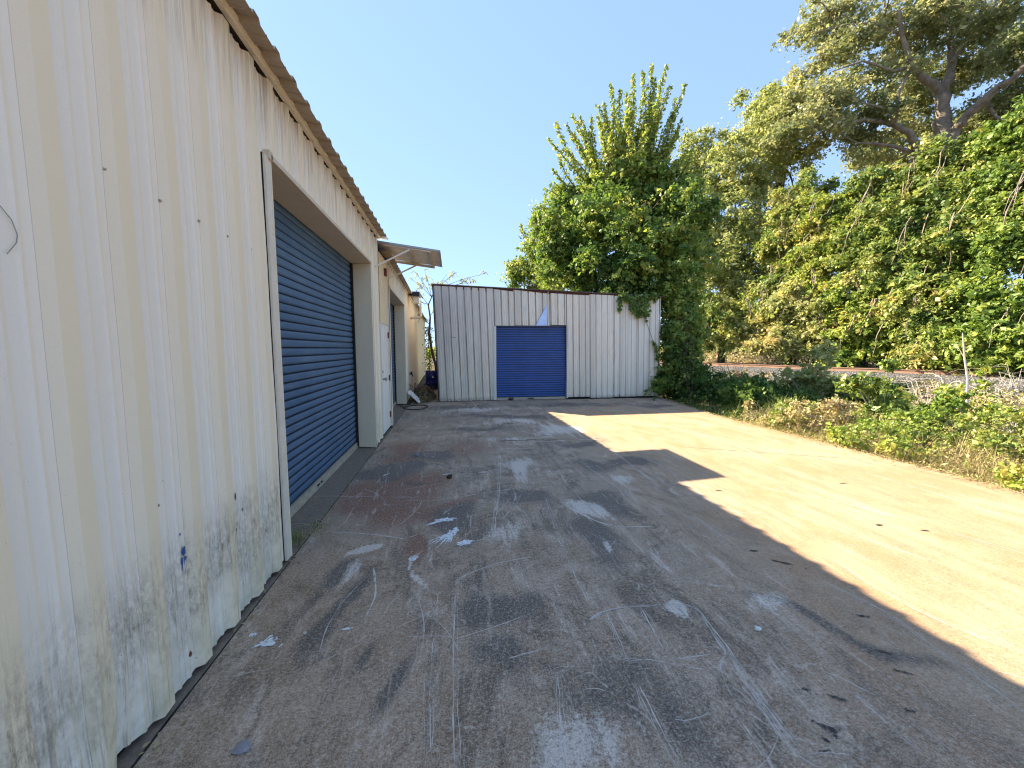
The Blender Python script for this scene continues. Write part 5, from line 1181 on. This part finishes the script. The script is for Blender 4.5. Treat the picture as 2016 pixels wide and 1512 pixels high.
bush("bramble_bush", "tall dark bramble mound on the ditch side behind the yard corner", "bramble", (1432, 802), (1.1, 1.0, .46), 150, 40, .09, 'lf_shed', .12, cr=.25, stems=26, bark='darkbark')
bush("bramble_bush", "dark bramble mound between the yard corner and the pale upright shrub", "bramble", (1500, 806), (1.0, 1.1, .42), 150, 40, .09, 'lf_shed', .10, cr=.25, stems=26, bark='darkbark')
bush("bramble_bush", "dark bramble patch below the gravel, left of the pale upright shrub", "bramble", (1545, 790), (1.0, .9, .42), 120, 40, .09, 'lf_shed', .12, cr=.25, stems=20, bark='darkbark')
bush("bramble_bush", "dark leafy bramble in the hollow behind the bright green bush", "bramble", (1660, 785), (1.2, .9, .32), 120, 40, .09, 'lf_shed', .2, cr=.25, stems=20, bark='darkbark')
def gt_(label, px, n, h, sp_, mat, w=.008, lean=.7, z=-.14):
    b = G(px[0], px[1], z); o = grass("tall_grass", (b.x, b.y, b.z), n, h, sp_, M[mat], label, "grass clump", w, lean=lean); return o
gt_("dark tall grass clump in the shade beyond the slab edge", (1545, 832), 260, .75, .32, 'lf_green', .010, .7)
gt_("arching bright grass fountain behind the bright green bush", (1745, 850), 150, .95, .16, 'lf_green', .012, .9)
gt_("greyish grass on the gravel foot above the dark grass clump", (1500, 770), 200, .8, .5, 'lf_dry', .008, .6)
gt_("sparse straw grass standing in front of the gravel at the right", (1810, 800), 160, .9, .7, 'lf_dry', .006, .8)
# corn-like plant
cp = thing("broadleaf_grass_plant", "single corn-like plant with arching pale blades at the slab edge", "plant", tuple(G(1530, 852, -.12)))
grass("blades", tuple(G(1530, 850, -.12)), 14, .62, .03, M['lf_green'], parent=cp, w=.014, lean=.9)
cs = MB(); b = G(1530, 850, -.12); cs.tube([b, b+Vector((0, 0, .25)), b+Vector((-.03, 0, .45))], [.010, .008, .005], 6); cs.build("stalk", M['lf_green'], cp)
# bleached stick
ds = MB(); b = G(1893, 872, -.14); D_ = math.hypot(b.x, b.y); pl = [(1893, 872), (1898, 845), (1904, 790), (1905, 745), (1899, 705), (1896, 665), (1895, 655)]
ds.tube([PD(x, y, D_) for x, y in pl], [.026, .024, .022, .020, .016, .010, .006], 7)
ds.tube([PD(1899, 705, D_), PD(1890, 690, D_), PD(1880, 672, D_)], [.006, .005, .003], 5); ds.tube([PD(1904, 760, D_), PD(1916, 735, D_)], [.006, .003], 5)
tag(ds.build("dead_stick", M['deadwood']), "tall bare bleached stick standing upright among the weeds at right", "stick")
# dry bent canes
def canes(label, px, n, L, spread, mat='deadwood', rad=.008, z=-.14, flat=1.0):
    b = G(px[0], px[1], z); mb = MB()
    for k in range(n):
        a = random.uniform(0, 6.28); r = spread*math.sqrt(random.random()); p = Vector((b.x+r*math.cos(a), b.y+r*math.sin(a), b.z+random.uniform(0, .15)))
        if p.x < edge_x(p.y)+.05: continue
        d = random.uniform(0, 6.28); l = L*random.uniform(.4, 1.1); h = l*random.uniform(.45, 1.1)*flat+.12
        q = p+Vector((math.cos(d)*l*.35, math.sin(d)*l*.35, h)); e = q+Vector((math.cos(d)*l*.5, math.sin(d)*l*.5, random.uniform(-.35, .1)*l))
        if e.x < edge_x(e.y)-.1: continue
        mb.tube([p, p.lerp(q, .55)+Vector((0, 0, .04)), q, q.lerp(e, .5)+Vector((0, 0, .05)), e], [rad, rad*.9, rad*.8, rad*.6, rad*.3], 4)
    tag(mb.build("dry_canes", M[mat]), label, "dry brush"); 
canes("fan of pale bent canes leaning left of the white stick", (1860, 845), 150, .85, .55)
canes("tangled tan brush right of the white stick", (1965, 860), 420, .75, .9, rad=.007, flat=.8)
canes("loose tangle of straw stems at the right edge beside the slab", (2020, 900), 260, .6, .6, rad=.006, flat=.6)
canes("dark bare stems crossing in the shade beyond the yard corner", (1420, 775), 120, 1.1, 1.1, 'darkbark', .006)
canes("pale twigs sticking up before the gravel at far right", (1990, 800), 120, .9, .8, rad=.005)
# ground cover and dry thatch on the verge (uncountable)
def scruff(name, n, mat, hmin, hmax, w, xr, yr, lean, vm):
    y = RNG.uniform(yr[0], yr[1], n); x = edge_x(y)+.01+RNG.random(n)**1.4*xr; k = (rail_off(x, y) < -2.6); x, y = x[k], y[k]; n = len(x)
    h = RNG.uniform(hmin, hmax, n)*(0.35+0.65*np.clip((x-edge_x(y))/.7, 0, 1)); a = RNG.random(n)*6.283; ln = lean*RNG.uniform(.1, 1.2, n)*h; dx, dy = np.cos(a), np.sin(a); sx, sy = -dy*w, dx*w
    keep = (x+dx*ln) > edge_x(y)-.12; x, y, h, ln, dx, dy, sx, sy = [q[keep] for q in (x, y, h, ln, dx, dy, sx, sy)]; n = len(x)
    P = np.empty((n, 3, 4, 3)); ts = (0, .4, .75, 1.0)
    def pt(t, sg):
        ww = (1-t*.9)*sg; return np.stack([x+dx*ln*t*t+sx*ww, y+dy*ln*t*t+sy*ww, -.17+h*(t-.25*t*t*np.minimum(ln/h, 2.0)*1.2)], -1)
    for q in range(3):
        P[:, q, 0] = pt(ts[q], -1); P[:, q, 1] = pt(ts[q], 1); P[:, q, 2] = pt(ts[q+1], 1); P[:, q, 3] = pt(ts[q+1], -1)
    N_ = n*3; me = bpy.data.meshes.new(name); me.vertices.add(N_*4); me.vertices.foreach_set("co", P.reshape(-1)); me.loops.add(N_*4); me.loops.foreach_set("vertex_index", np.arange(N_*4, dtype=np.int32))
    me.polygons.add(N_); me.polygons.foreach_set("loop_start", np.arange(0, N_*4, 4, dtype=np.int32)); me.update(calc_edges=True)
    at = me.attributes.new("v", 'FLOAT', 'FACE'); at.data.foreach_set("value", np.clip(np.repeat(RNG.normal(vm, .25, n), 3), 0, 1)); me.materials.append(mat)
    tag(link(bpy.data.objects.new(name, me)), kind='stuff')
scruff("verge_dry_grass", 30000, M['lf_dry'], .12, .72, .005, 7.5, (1.5, 7.9), 1.3, .6)
scruff("verge_green_grass", 11000, M['lf_green'], .10, .42, .005, 6.0, (1.5, 7.9), .9, .5)
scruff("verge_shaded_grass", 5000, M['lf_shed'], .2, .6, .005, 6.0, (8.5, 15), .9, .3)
n = 150000; Y = RNG.uniform(1.5, 17, n); X = edge_x(Y)+.01+RNG.random(n)**1.3*7.5; Z = -.16+RNG.random(n)**1.6*(.14+.50*np.clip((X-edge_x(Y)-.1)/1.2, 0, 1)*np.clip((9.5-Y)/2, .35, 1)*np.clip((5.5-(X-edge_x(Y)))/2, .25, 1)); k = rail_off(X, Y) < -3.4
shade = (Y > 8.2); V = RNG.normal(.5, .25, n)+.1*np.sin(X*3)*np.cos(Y*2.3)
lim = (Y < 8.0+RNG.normal(size=n)*.5) | (RNG.random(n) < .10); k = k & lim
kk = k & (RNG.random(n) < .5)
kk = kk & (RNG.random(n) < .6)
o = leaf_mesh("verge_weeds", np.stack([X, Y, Z], 1)[kk], RNG.uniform(.025, .065, n)[kk], V[kk], M['lf_yel']); tag(o, kind='stuff')
kk = k & ~kk
o = leaf_mesh("verge_dry_litter", np.stack([X, Y, Z*.9], 1)[kk], RNG.uniform(.03, .09, n)[kk], V[kk]-.05, M['lf_dry'], aspect=.25); tag(o, kind='stuff')
